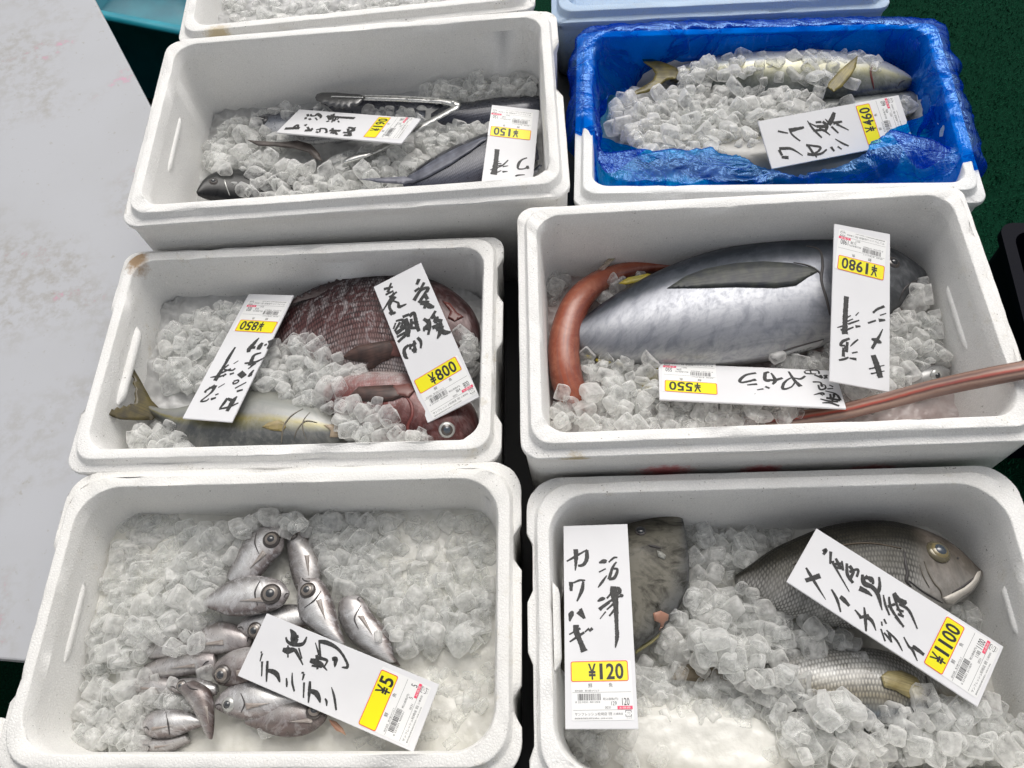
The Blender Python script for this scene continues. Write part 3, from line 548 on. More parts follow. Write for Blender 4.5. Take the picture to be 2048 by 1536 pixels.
ff = Fish('filefish', '6', [((205, 872), (238, 905)), ((196, 820), (300, 890)), ((192, 740), (390, 850)), ((198, 640), (485, 800)), ((220, 540), (575, 745)), ((270, 430), (655, 655)), ((350, 350), (706, 560)), ((440, 305), (714, 450)), ((545, 276), (702, 340)), ((632, 253), (686, 268)), ((648, 250), (668, 256))], -.085, .032, m_ff, 'mottled brown filefish partly hidden behind the ¥120 tag')
ff.eye((520, 322), 24, M_IRIS_GREY, .75)
ff.line('gill_line', [(550, 378, .3), (575, 385), (600, 390, .3)], .004, M_LINE)
ff.patch('pectoral_fin', [(585, 400), (605, 405), (622, 420), (615, 437), (590, 425)], fin_mat('grey_fin', (.3, .3, .27), (.42, .42, .38)), .001, .001)
ff.patch('vent', [(570, 650), (600, 640), (632, 655), (630, 690), (615, 725), (598, 722), (600, 690), (575, 680)], simple('orange_skin', (.38, .20, .14), .4), .001, .002, None, .002)
patch('anal_fin', '6', [(500, 800), (530, 775), (575, 748), (600, 728), (590, 750), (560, 775), (525, 798), (500, 815)], fin_mat('olive_fringe', (.22, .20, .08), (.3, .27, .12)), ff.o, lambda p: at(*zp('6', p), -.088))
# --- yellowtails (box B)
m_yt = fish_mat('yellowtail_skin', [(0, (.50, .51, .52)), (.4, (.42, .43, .43)), (.62, (.26, .25, .13)), (.8, (.16, .17, .13)), (1, (.07, .085, .09))], (.45, .45, .45), .3, .3, .3, tail=(.1, (.12, .10, .04), .6))
yt1 = Fish('yellowtail', '2', [((520, 300), (520, 345)), ((600, 283), (600, 362)), ((720, 258), (720, 395)), ((860, 235), (860, 415)), ((1000, 225), (1000, 425)), ((1150, 225), (1150, 430)), ((1290, 245), (1280, 425)), ((1380, 262), (1370, 412)), ((1460, 290), (1450, 402)), ((1530, 325), (1530, 388)), ((1562, 345), (1562, 367))], -.060, .036, m_yt, 'yellowtail showing its white belly and snout at the rear of the blue bag')
m_ytf = fin_mat('yellowtail_fin', (.10, .08, .015), (.24, .19, .03))
patch('tail_fin', '2', [(395, 250), (440, 253), (500, 272), (545, 292), (560, 310), (545, 340), (500, 348), (470, 375), (420, 400), (360, 412), (362, 395), (400, 375), (445, 345), (455, 320), (440, 295), (405, 270)], m_ytf, yt1.o, lambda p: at(*zp('2', p), -.045), .0015, (-1, 0))
patch('pectoral_fin', '2', [(1330, 240), (1322, 290), (1300, 330), (1262, 375), (1225, 398), (1198, 378), (1205, 355), (1250, 305), (1300, 262)], m_ytf, yt1.o, lambda p: at(*zp('2', p), -.012), .0015, (-.6, .8))
yt1.line('gill_line', [(1395, 275, .3), (1385, 310), (1392, 350), (1400, 385, .4)], .0035, M_LINE_RED)
yt1.line('mouth_line', [(1562, 352, .4), (1520, 350), (1505, 372, .4)], .0025, M_LINE)
m_yt2 = fish_mat('yellowtail_flank', [(0, (.03, .035, .04)), (.3, (.12, .13, .135)), (.6, (.26, .27, .26)), (1, (.2, .2, .14))], (.3, .32, .3), .35, .3, .3)
yt2 = Fish('yellowtail', '2', [((300, 585), (310, 620)), ((420, 500), (430, 610)), ((560, 445), (570, 605)), ((720, 425), (730, 600)), ((900, 430), (910, 600)), ((1100, 430), (1110, 600)), ((1300, 420), (1310, 580)), ((1450, 405), (1470, 545)), ((1560, 400), (1580, 480)), ((1635, 405), (1640, 430))], -.082, .028, m_yt2, 'dark backed yellowtail under the ice, its snout beyond the tag')
yt3 = Fish('yellowtail', '2', [((350, 620), (360, 660)), ((500, 612), (500, 700)), ((650, 612), (650, 740)), ((800, 606), (800, 775)), ((950, 600), (950, 790)), ((1100, 600), (1100, 800)), ((1250, 600), (1250, 800)), ((1400, 600), (1400, 770)), ((1520, 610), (1500, 720))], -.062, .030, fish_mat('yellowtail_pale_flank', [(0, (.09, .09, .065)), (.15, (.15, .14, .08)), (.3, (.17, .17, .155)), (1, (.16, .16, .15))], (.22, .22, .21), .35, .12, .36), 'yellowtail with a yellow stripe nearest the front of the blue bag')
# --- flying fish (box A)
m_fl = fish_mat('flying_fish_skin', [(0, (.012, .014, .022)), (.3, (.04, .045, .065)), (.48, (.16, .18, .22)), (.62, (.40, .41, .44)), (1, (.5, .5, .5))], (.12, .13, .16), .35, .4, .28, scale=260, scale_c=(.03, .03, .04), scale_f=.25)
m_fd = fish_mat('dark_flying_fish_skin', [(0, (.006, .007, .012)), (.6, (.016, .019, .032)), (.85, (.05, .055, .08)), (1, (.12, .12, .15))], (.05, .055, .08), .3, .3, .28, scale=260, scale_c=(.01, .01, .015), scale_f=.35)
m_fh = fish_mat('black_flying_fish_skin', [(0, (.03, .03, .03)), (.3, (.010, .011, .011)), (1, (.004, .004, .005))], (.03, .03, .03), .3, .1, .3, coat=.15, spec=.3)
gF = 'flying fish on ice'
f1 = Fish('flying_fish', '1', [((950, 745), (950, 830)), ((800, 722), (810, 850)), ((640, 702), (650, 855)), ((565, 700), (572, 840)), ((510, 714), (520, 822)), ((470, 742), (476, 814)), ((437, 788), (442, 800))], -.085, .022, m_fh, 'black headed flying fish at the front left corner of its box', group=gF, z1=-.030)
f1.eye((505, 742), 17, M_IRIS_GREY, .6)
f1.line('gill_line', [(538, 640, .4), (548, 680), (552, 740), (572, 800, .5)], .0035, M_IRIS_PALE)
f2 = Fish('flying_fish', '1', [((1380, 455), (1370, 530)), ((1250, 440), (1240, 550)), ((1100, 440), (1090, 572)), ((950, 450), (940, 592)), ((830, 460), (820, 592)), ((750, 468), (745, 575)), ((690, 482), (690, 542)), ((648, 500), (652, 514))], -.075, .020, m_fl, 'flying fish with a silver face poking out left of the ¥190 tag', group=gF)
f2.eye((706, 493), 24, simple('dark_iris', (.05, .05, .055), .2), .6)
f3 = Fish('flying_fish', '1', [((945, 430), (950, 450)), ((1000, 415), (1010, 475)), ((1150, 402), (1150, 495)), ((1300, 398), (1300, 505)), ((1420, 408), (1420, 515)), ((1500, 430), (1500, 500))], -.085, .020, m_fd, 'dark blue flying fish lying behind the steel tongs', group=gF)
f4 = Fish('flying_fish', '1', [((1400, 470), (1400, 512)), ((1460, 440), (1470, 525)), ((1560, 425), (1570, 535)), ((1680, 408), (1690, 525)), ((1780, 400), (1790, 505)), ((1840, 400), (1845, 480))], -.070, .022, m_fd, 'dark flying fish right of the tongs hinge, running behind the ¥150 tag', group=gF)
f5 = Fish('flying_fish', '1', [((1280, 742), (1285, 768)), ((1340, 690), (1360, 785)), ((1420, 638), (1450, 780)), ((1520, 588), (1560, 755)), ((1620, 548), (1660, 725)), ((1720, 518), (1750, 695)), ((1800, 498), (1840, 650))], -.045, .018, m_fd, 'blue black flying fish at the front, rising towards the ¥150 tag', group=gF)
patch('wing_fin', '1', [(1270, 738), (1340, 700), (1430, 640), (1520, 596), (1610, 560), (1640, 560), (1560, 620), (1470, 680), (1380, 728), (1320, 752)], fin_mat('silver_wing', (.05, .055, .08), (.15, .16, .20)), f5.o, lambda p: f5.hit(p, lift=.002)[0], .0012, (-1, .5))
patch('tail_fin', '1', [(1095, 733), (1200, 728), (1290, 722), (1330, 738), (1290, 755), (1180, 748), (1150, 741)], fin_mat('slate_fin', (.08, .09, .12), (.2, .2, .24)), f5.o, lambda p: at(*zp('1', p), -.02), .001, (-1, 0))
f6 = Fish('flying_fish', '1', [((1370, 765), (1380, 800)), ((1480, 725), (1490, 815)), ((1600, 690), (1620, 805)), ((1750, 680), (1760, 790)), ((1850, 670), (1860, 740))], -.075, .018, m_fl, 'flying fish in the front right corner under the ¥150 tag', group=gF)
m_wing = fin_mat('brown_wing', (.05, .04, .035), (.12, .10, .09))
patch('wing_fin', '1', [(640, 572), (700, 578), (780, 582), (850, 575), (905, 590), (940, 630), (952, 662), (925, 655), (895, 625), (840, 610), (760, 600), (690, 598)], m_wing, f2.o, lambda p: at(*zp('1', p), -.045), .001, (1, .2))
# --- small big-eyed fish (box E)
m_s1 = fish_mat('small_fish_silver', [(0, (.10, .09, .088)), (.18, (.26, .25, .245)), (.45, (.58, .58, .575)), (.72, (.46, .44, .43)), (.88, (.20, .16, .15)), (1, (.06, .05, .048))], (.20, .18, .175), .45, .35, .27, streak=.12, painted_sheen=.35, head=(.74, (.30, .27, .265), .5))
m_s2 = fish_mat('small_fish_rosy', [(0, (.10, .085, .08)), (.25, (.26, .24, .23)), (.55, (.47, .455, .445)), (.85, (.40, .38, .365)), (1, (.16, .14, .13))], (.20, .175, .17), .45, .3, .28, streak=.12, painted_sheen=.25, head=(.74, (.3, .25, .245), .5))
m_s3 = fish_mat('small_fish_brown', [(0, (.36, .345, .335)), (.35, (.28, .26, .25)), (.7, (.14, .11, .10)), (1, (.07, .05, .045))], (.16, .10, .095), .45, .3, .28, streak=.12, painted_sheen=.15, head=(.72, (.10, .08, .075), .6))
M_PFIN = fin_mat('pale_small_fin', (.30, .25, .22), (.42, .38, .35))
gE = 'small big-eyed fish in meltwater'; ZE = -.082
def sf(st, mat, label, eye=None, er=30, z=ZE, th=.0115, bright=False, gill=None):
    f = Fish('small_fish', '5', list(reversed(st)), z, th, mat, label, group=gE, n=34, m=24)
    if eye: f.eye(eye, er, M_IRIS_PALE if bright else M_IRIS_GREY, .56, M_IRIS_TAN if not bright else None, M_PUPIL_GREY)
    if gill: f.line('gill_line', gill, .0022, M_LINE)
    (a0, b0), (a1, b1) = st[0], st[1]; m0 = ((a0[0] + b0[0]) / 2, (a0[1] + b0[1]) / 2); m1 = ((a1[0] + b1[0]) / 2, (a1[1] + b1[1]) / 2)
    f.line('mouth_line', [(m0[0], m0[1], .5), (m0[0] * .6 + m1[0] * .4, m0[1] * .6 + m1[1] * .4), (m0[0] * .35 + m1[0] * .35 + b1[0] * .3, m0[1] * .35 + m1[1] * .35 + b1[1] * .3, .4)], .0018, M_LINE)
    (a2, b2), (a3, b3) = st[len(st) // 2 - 1], st[len(st) // 2]; mix_ = lambda p, q, t: (p[0] + (q[0] - p[0]) * t, p[1] + (q[1] - p[1]) * t)
    c0 = mix_(a2, b2, .55); c1 = mix_(a2, b2, .72); e0 = mix_(mix_(a3, b3, .6), mix_(st[-2][0], st[-2][1], .6), .25)
    f.patch('pectoral_fin', [c0, mix_(c0, e0, .6), e0, mix_(c1, e0, .55), c1], M_PFIN, .0012, .0006)
    return f
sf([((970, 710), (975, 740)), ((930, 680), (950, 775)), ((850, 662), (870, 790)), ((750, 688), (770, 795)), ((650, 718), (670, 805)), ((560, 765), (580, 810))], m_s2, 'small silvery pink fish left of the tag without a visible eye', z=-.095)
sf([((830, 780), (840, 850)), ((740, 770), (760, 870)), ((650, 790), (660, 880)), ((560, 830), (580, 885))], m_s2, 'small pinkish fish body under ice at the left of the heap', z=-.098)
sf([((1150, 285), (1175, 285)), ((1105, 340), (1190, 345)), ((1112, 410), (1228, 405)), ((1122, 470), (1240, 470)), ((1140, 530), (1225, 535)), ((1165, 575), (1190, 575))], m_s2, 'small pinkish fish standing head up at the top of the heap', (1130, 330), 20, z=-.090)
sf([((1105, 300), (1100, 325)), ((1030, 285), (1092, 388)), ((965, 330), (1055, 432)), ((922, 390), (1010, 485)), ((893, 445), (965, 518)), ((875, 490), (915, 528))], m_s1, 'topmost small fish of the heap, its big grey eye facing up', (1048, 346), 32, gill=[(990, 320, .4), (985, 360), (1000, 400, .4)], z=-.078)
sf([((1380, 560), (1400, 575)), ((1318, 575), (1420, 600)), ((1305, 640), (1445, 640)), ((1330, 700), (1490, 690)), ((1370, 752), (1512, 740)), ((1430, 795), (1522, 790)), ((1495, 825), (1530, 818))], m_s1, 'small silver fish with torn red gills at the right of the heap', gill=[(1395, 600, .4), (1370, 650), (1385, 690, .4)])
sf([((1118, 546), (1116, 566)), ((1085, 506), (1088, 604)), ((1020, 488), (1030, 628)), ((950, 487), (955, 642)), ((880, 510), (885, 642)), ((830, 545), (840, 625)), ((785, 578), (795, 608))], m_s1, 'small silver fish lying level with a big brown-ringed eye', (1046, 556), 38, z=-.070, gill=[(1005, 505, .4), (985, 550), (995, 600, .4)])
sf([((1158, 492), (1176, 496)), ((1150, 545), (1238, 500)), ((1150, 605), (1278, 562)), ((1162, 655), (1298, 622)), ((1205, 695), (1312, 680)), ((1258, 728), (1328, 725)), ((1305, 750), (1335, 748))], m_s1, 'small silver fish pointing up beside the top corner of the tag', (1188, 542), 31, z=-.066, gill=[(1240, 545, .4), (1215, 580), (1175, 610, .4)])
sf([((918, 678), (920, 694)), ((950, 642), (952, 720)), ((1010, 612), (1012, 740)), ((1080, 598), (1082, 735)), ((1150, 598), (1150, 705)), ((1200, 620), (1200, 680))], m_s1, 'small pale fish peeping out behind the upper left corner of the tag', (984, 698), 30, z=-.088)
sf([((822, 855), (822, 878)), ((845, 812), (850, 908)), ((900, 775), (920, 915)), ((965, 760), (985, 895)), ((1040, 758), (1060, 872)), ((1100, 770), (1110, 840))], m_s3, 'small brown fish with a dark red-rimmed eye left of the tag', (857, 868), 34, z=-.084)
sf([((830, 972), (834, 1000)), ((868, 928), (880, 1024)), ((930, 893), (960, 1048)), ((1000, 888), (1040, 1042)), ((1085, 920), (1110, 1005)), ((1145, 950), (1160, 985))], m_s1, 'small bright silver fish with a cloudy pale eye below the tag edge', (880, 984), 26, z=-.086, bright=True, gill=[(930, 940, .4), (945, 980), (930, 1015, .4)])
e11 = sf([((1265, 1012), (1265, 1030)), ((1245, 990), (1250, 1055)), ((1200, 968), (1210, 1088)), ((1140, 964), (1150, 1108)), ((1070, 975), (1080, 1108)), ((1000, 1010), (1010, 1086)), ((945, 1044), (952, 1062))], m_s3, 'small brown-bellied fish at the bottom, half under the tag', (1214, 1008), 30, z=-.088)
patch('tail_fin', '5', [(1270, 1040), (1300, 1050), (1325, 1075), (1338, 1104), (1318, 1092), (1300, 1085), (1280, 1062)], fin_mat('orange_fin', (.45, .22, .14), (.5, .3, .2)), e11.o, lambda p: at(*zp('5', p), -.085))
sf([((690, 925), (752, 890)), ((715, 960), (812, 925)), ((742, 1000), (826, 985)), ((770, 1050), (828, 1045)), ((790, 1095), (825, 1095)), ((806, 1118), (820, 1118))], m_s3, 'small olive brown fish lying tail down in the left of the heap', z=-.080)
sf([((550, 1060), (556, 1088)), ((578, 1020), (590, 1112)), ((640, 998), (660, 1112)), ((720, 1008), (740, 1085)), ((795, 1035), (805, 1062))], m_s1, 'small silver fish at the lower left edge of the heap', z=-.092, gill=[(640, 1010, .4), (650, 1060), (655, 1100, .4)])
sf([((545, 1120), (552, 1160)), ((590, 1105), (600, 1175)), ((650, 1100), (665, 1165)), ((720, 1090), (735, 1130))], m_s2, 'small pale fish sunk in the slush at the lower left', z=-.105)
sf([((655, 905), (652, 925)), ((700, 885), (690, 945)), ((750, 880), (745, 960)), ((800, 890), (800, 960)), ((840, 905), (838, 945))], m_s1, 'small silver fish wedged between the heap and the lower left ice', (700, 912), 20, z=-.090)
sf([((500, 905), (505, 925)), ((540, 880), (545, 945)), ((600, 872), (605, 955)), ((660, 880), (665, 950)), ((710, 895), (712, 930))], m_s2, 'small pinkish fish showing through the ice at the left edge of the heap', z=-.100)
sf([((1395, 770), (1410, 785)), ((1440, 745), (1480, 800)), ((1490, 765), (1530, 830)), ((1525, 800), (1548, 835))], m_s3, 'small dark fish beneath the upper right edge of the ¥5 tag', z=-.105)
FISH = [o for o in bpy.data.objects if o.get('category') == 'fish']
# ---------------------------------------------------------------- price tags: pose of each board (solved from its four corners)
TW, TL = .082, .246
POSE = {'120': (.05966, .21506, -1.01391, -.08529, -.06029, -.15105), '5': (-.27298, .20184, -1.06501, .10776, -.03015, 1.06309),
 '1100': (.41246, .17411, -1.03422, .06354, .08018, .81715), '1980': (.49483, .57791, -.98354, .16287, .12898, 2.8424),
 '550': (.32475, .5034, -1.02692, -.38784, .08439, -1.80233), '850': (-.40035, .69399, -1.04464, -.17853, -.08774, 2.81703),
 '800': (-.11766, .65337, -1.01969, .10704, -.19049, .24611), '190': (-.21452, 1.11827, -1.02527, -.2717, -.00455, 1.1227),
 '460': (.57705, .91742, -1.00579, .34503, .11056, 1.67016), '150': (.053, .97334, -1.01235, -.02423, .14531, 2.92889)}
TAGM = {}
for k, v in POSE.items():
    ax = Vector((v[3], v[4], 0)); R1 = Matrix.Rotation(ax.length, 3, ax.normalized()) @ Matrix.Rotation(v[5], 3, 'Z')
    TAGM[k] = Matrix.Translation((v[0], v[1], CAM.z + v[2])) @ R1.to_4x4()
# ---------------------------------------------------------------- ice
def inpoly(x, y, poly):
    c = False; n = len(poly)
    for i in range(n):
        (x1, y1), (x2, y2) = poly[i], poly[i - 1]
        if (y1 > y) != (y2 > y) and x < (x2 - x1) * (y - y1) / (y2 - y1) + x1: c = not c
    return c
def ice_shader(name, base=(.94, .94, .93), clear=.72):
    """cloudy ice: part see-through, part scattering, wet outside"""
    n = N(name); t = n.t; co = n.co(); a = n.noise(co, 85, 3, .55); b = n.noise(co, 420, 2, .5)
    bp = n.add('ShaderNodeBump', {'Height': n.math('ADD', a, n.math('MULTIPLY', b, .2)), 'Strength': .35, 'Distance': .002})
    def mx(f, p, q):
        m = n.n.new('ShaderNodeMixShader')
        if isinstance(f, float): m.inputs[0].default_value = f
        else: t.links.new(f, m.inputs[0])
        t.links.new(p, m.inputs[1]); t.links.new(q, m.inputs[2]); return m.outputs[0]
    d = n.add('ShaderNodeBsdfDiffuse', {'Color': (*base, 1), 'Normal': bp.outputs[0]}); tl = n.add('ShaderNodeBsdfTranslucent', {'Color': (*base, 1), 'Normal': bp.outputs[0]})
    tp = n.add('ShaderNodeBsdfTransparent', {'Color': (.97, .975, .97, 1)}); gl = n.add('ShaderNodeBsdfGlossy', {'Color': (1, 1, 1, 1), 'Roughness': .07, 'Normal': bp.outputs[0]})
    fr = n.add('ShaderNodeFresnel', {'IOR': 1.33, 'Normal': bp.outputs[0]})
    lw = n.add('ShaderNodeLayerWeight', {'Blend': .45, 'Normal': bp.outputs[0]}).outputs['Facing']
    cl = n.math('MULTIPLY', n.ramp(a, [(.36, g(clear + .18)), (.66, g(clear - .22))]), n.ramp(lw, [(.25, g(1)), (.85, g(.05))]))
    s_ = mx(.5, d.outputs[0], tl.outputs[0]); bk = n.add('ShaderNodeNewGeometry').outputs['Backfacing']
    s_ = mx(cl, s_, tp.outputs[0]); s_ = mx(n.math('MULTIPLY', fr.outputs[0], n.math('SUBTRACT', 1.0, bk)), s_, gl.outputs[0])
    t.links.new(s_, n.n['Material Output'].inputs['Surface']); return n.m
M_ICE = ice_shader('ice')
M_ICE2 = ice_shader('frosted_ice', (.93, .925, .91), .60)
def slush(name, c1, c2, trans, rough=.35):
    n = N(name); co = n.co(); a = n.noise(co, 45, 5, .6); b = n.noise(co, 240, 4, .6)
    v = n.add('ShaderNodeTexVoronoi', {'Vector': co, 'Scale': 75.0, 'Randomness': 1.0}, feature='SMOOTH_F1').outputs['Distance']
    n.P(Base_Color=n.ramp(a, [(.35, c1), (.65, c2)]), Roughness=rough, Transmission_Weight=trans, IOR=1.31, Subsurface_Weight=.0, Coat_Weight=.3, Coat_Roughness=.12)
    n.bump(n.math('ADD', n.math('ADD', a, n.math('MULTIPLY', b, .2)), n.math('MULTIPLY', v, -1.2)), .55, .004); return n.m
def make_cube(rnd, size):
    """one irregular, softened block of ice"""
    bm = bmesh.new(); s = size / 2; dims = [s * rnd.uniform(.78, 1.12), s * rnd.uniform(.74, 1.05), s * rnd.uniform(.42, .80)]
    pts = []
    for a in (-1, 1):
        for b in (-1, 1):
            for c in (-1, 1):
                p = Vector((a * dims[0], b * dims[1], c * dims[2])) + Vector([rnd.uniform(-.17, .17) * s for _ in range(3)])
                if rnd.random() < .35:
                    for ax in rnd.sample(range(3), 2):
                        q = p.copy(); q[ax] *= rnd.uniform(.30, .65); pts.append(q)
                else: pts.append(p)
    for p in pts: bm.verts.new(p)
    r = bmesh.ops.convex_hull(bm, input=bm.verts)
    bmesh.ops.delete(bm, geom=[e for e in r['geom_interior'] if isinstance(e, bmesh.types.BMVert)], context='VERTS')
    bmesh.ops.dissolve_limit(bm, angle_limit=.22, verts=bm.verts, edges=bm.edges)
    bmesh.ops.bevel(bm, geom=bm.edges[:] + bm.verts[:], offset=s * rnd.uniform(.24, .38), segments=3, profile=.5, affect='EDGES', clamp_overlap=True)
    bmesh.ops.triangulate(bm, faces=bm.faces[:])
    L = [e for e in bm.edges if e.calc_length() > s * .55]
    bmesh.ops.subdivide_edges(bm, edges=L, cuts=1, use_grid_fill=False); bmesh.ops.triangulate(bm, faces=[f for f in bm.faces if len(f.verts) > 3])
    for _ in range(1): bmesh.ops.smooth_vert(bm, verts=bm.verts, factor=.5, use_axis_x=True, use_axis_y=True, use_axis_z=True)
    for v in bm.verts: v.co *= 1.04
    ph = Vector((rnd.uniform(0, 99),) * 3)
    for v in bm.verts:
        d = noise.noise(v.co / s * 1.3 + ph) * .09 + noise.noise(v.co / s * 3.3 + ph) * .035
        v.co *= 1 + d
    me = bpy.data.meshes.new('ice_cube'); bm.to_mesh(me); bm.free()
    me.polygons.foreach_set('use_smooth', [True] * len(me.polygons)); me.materials.append(M_ICE if rnd.random() < .6 else M_ICE2)
    return me
rnd = random.Random(11)
CUBES = [make_cube(rnd, .0225) for _ in range(26)]
CUBE_NP = []
for me in CUBES:
    v = np.empty(len(me.vertices) * 3); me.vertices.foreach_get('co', v); CUBE_NP.append((v.reshape(-1, 3), [tuple(p.vertices) for p in me.polygons]))
GR = .0022
class Heap:
    """height field inside one box (box-local x, y; z relative to that box's rim)"""
    def __init__(s, bx, key, base):
        s.bx, s.key = bx, key; s.nx = int(bx.w / GR); s.ny = int(bx.d / GR)
        s.X, s.Y = np.meshgrid((np.arange(s.nx) + .5) * GR - bx.w / 2, (np.arange(s.ny) + .5) * GR - bx.d / 2, indexing='ij')
        s.H = np.full((s.nx, s.ny), -bx.h + .026); s.lim = np.full((s.nx, s.ny), 9.0); s.id = np.full((s.nx, s.ny), -1); s.cubes = []
        s.bed = None; s.base = base
        for o in FISH:
            for q in [o] + list(o.children): s.raster(q)
        for m_ in TAGM.values():
            c = s.bx.mi @ m_.translation
            if abs(c.x) > bx.w / 2 or abs(c.y) > bx.d / 2: continue
            iv = (s.bx.mi @ m_).inverted(); r3 = np.array(iv)[:3, :4]; nz = np.array(s.bx.mi @ m_)[:3, 2]; c0 = np.array(c)
            zz = c0[2] - ((s.X - c0[0]) * nz[0] + (s.Y - c0[1]) * nz[1]) / nz[2]
            lx = r3[0, 0] * s.X + r3[0, 1] * s.Y + r3[0, 2] * zz + r3[0, 3]; ly = r3[1, 0] * s.X + r3[1, 1] * s.Y + r3[1, 2] * zz + r3[1, 3]
            msk = (abs(lx) < TW / 2 + .004) & (abs(ly) < TL / 2 + .004); s.lim[msk] = np.minimum(s.lim[msk], zz[msk] - .003)
    def raster(s, o):
        me = o.data; v = np.empty(len(me.vertices) * 3); me.vertices.foreach_get('co', v); v = v.reshape(-1, 3)
        m = np.array(s.bx.mi); v = v @ m[:3, :3].T + m[:3, 3]
        if v[:, 0].min() > s.bx.w / 2 or v[:, 0].max() < -s.bx.w / 2 or v[:, 1].min() > s.bx.d / 2 or v[:, 1].max() < -s.bx.d / 2: return
        me.calc_loop_triangles()
        for t in me.loop_triangles:
            a, b, c = (v[i] for i in t.vertices)
            for f in range(4):
                for h in range(4 - f):
                    p = a + (b - a) * f / 3 + (c - a) * h / 3; i = int((p[0] + s.bx.w / 2) / GR); j = int((p[1] + s.bx.d / 2) / GR)
                    if 0 <= i < s.nx and 0 <= j < s.ny and p[2] > s.H[i, j]: s.H[i, j] = p[2]
    def loc(s, p, key=None, z=None):
        q = s.bx.mi @ at(*zp(key or s.key, p), s.base + s.bx.zt if z is None else z); return (q.x, q.y)
    def bed_mesh(s, zf, mat, label, step=.0035):
        """the packed bed of melted ice under the loose cubes"""
        hw, hd = s.bx.w / 2, s.bx.d / 2; nx = int(2 * hw / step); ny = int(2 * hd / step); vs = []; fs = []
        for i in range(nx + 1):
            for j in range(ny + 1):
                # stay inside the tapering walls
                u = (i / nx * 2 - 1); v = (j / ny * 2 - 1); z0 = zf(u * hw, v * hd)
                ins = .010 * (-z0 - .02) / (s.bx.h - .054) - .003
                r = .06; x = u * (hw - ins); y = v * (hd - ins); cx, cy = hw - ins - r, hd - ins - r
                if abs(x) > cx and abs(y) > cy:
                    dx, dy = abs(x) - cx, abs(y) - cy; m = max(dx, dy); L = math.hypot(dx, dy)
                    if L > 0: k = m / L; x = math.copysign(cx + dx * k, x); y = math.copysign(cy + dy * k, y)
                vs.append((x, y, z0))
        for i in range(nx):
            for j in range(ny):
                q = i * (ny + 1) + j; fs.append((q, q + ny + 1, q + ny + 2, q + 1))
        o = mesh('ice_bed', vs, fs, mat, smooth=True); o.matrix_world = s.bx.mw; tag(o, label, 'ice', kind='stuff')
        for i in range(s.nx):
            for j in range(s.ny): s.H[i, j] = max(s.H[i, j], zf(s.X[i, j], s.Y[i, j]))
        return o
    def drop(s, poly, n, size=1.0, label='', tries=6, sink=.72, top=9.0, seed=0, emb=.15, key=None, z=None):
        r = random.Random(seed); pl_ = [s.loc(p, key, z) for p in poly]
        xs = [p[0] for p in pl_]; ys = [p[1] for p in pl_]; hw, hd = s.bx.w / 2, s.bx.d / 2
        for _ in range(int(n * 1.35)):
            best = None
            for _t in range(tries * 4):
                x = r.uniform(min(xs), max(xs)); y = r.uniform(min(ys), max(ys))
                if not inpoly(x, y, pl_): continue
                sz = size * r.choice((.5, .62, .75, .85, .92, 1, 1.05, 1.12, 1.3)) * r.uniform(.93, 1.07); rad = .0103 * sz
                mrg = rad + .009
                if abs(x) > hw - mrg or abs(y) > hd - mrg: continue
                i0, i1 = int((x - rad + hw) / GR), int((x + rad + hw) / GR) + 1; j0, j1 = int((y - rad + hd) / GR), int((y + rad + hd) / GR) + 1
                if i0 < 0 or j0 < 0 or i1 > s.nx or j1 > s.ny: continue
                sub = s.H[i0:i1, j0:j1]; d2 = (s.X[i0:i1, j0:j1] - x) ** 2 + (s.Y[i0:i1, j0:j1] - y) ** 2; msk = d2 < (rad * .85) ** 2
                hh = sub[msk]; z0 = sink * hh.mean() + (1 - sink) * hh.max() + rad * (.55 - emb)
                if z0 + rad * .8 > top or z0 + rad * .75 > s.lim[i0:i1, j0:j1][msk].min(): continue
                if best is None or z0 < best[0]: best = (z0, x, y, sz, rad, i0, i1, j0, j1)
                if _t >= tries and best: break
            if not best: continue
            z0, x, y, sz, rad, i0, i1, j0, j1 = best
            d2 = (s.X[i0:i1, j0:j1] - x) ** 2 + (s.Y[i0:i1, j0:j1] - y) ** 2
            zz = z0 + np.sqrt(np.maximum(rad * rad - d2, 0)) * .85; msk = (d2 < rad * rad) & (zz > s.H[i0:i1, j0:j1])
            s.H[i0:i1, j0:j1][msk] = zz[msk]; s.id[i0:i1, j0:j1][msk] = len(s.cubes)
            s.cubes.append((Vector((x, y, z0)), sz, (r.gauss(0, .45), r.gauss(0, .45), r.uniform(0, 6.28)), r.randrange(len(CUBES)), label))
def wob(x, y, f=28, a=.004, sd=0): return (.5 - min(1, noise.voronoi(Vector((x * 46 + sd, y * 46, .3)))[0][0] * 1.6)) * .007 + noise.noise(Vector((x * f + sd, y * f, sd * 1.7))) * a + noise.noise(Vector((x * f * 3 + sd, y * f * 3, 5))) * a * .4
BED_GREY = slush('grey_wet_ice', (.55, .55, .54), (.74, .74, .73), .30)
BED_PINK = slush('pinkish_wet_ice', (.50, .40, .38), (.70, .62, .60), .30)
BED_MILK = slush('milky_slush', (.72, .71, .66), (.80, .79, .74), .10, .24)
BED_BUFF = slush('meltwater_slush', (.72, .71, .645), (.80, .79, .74), .15, .22)
HP = []
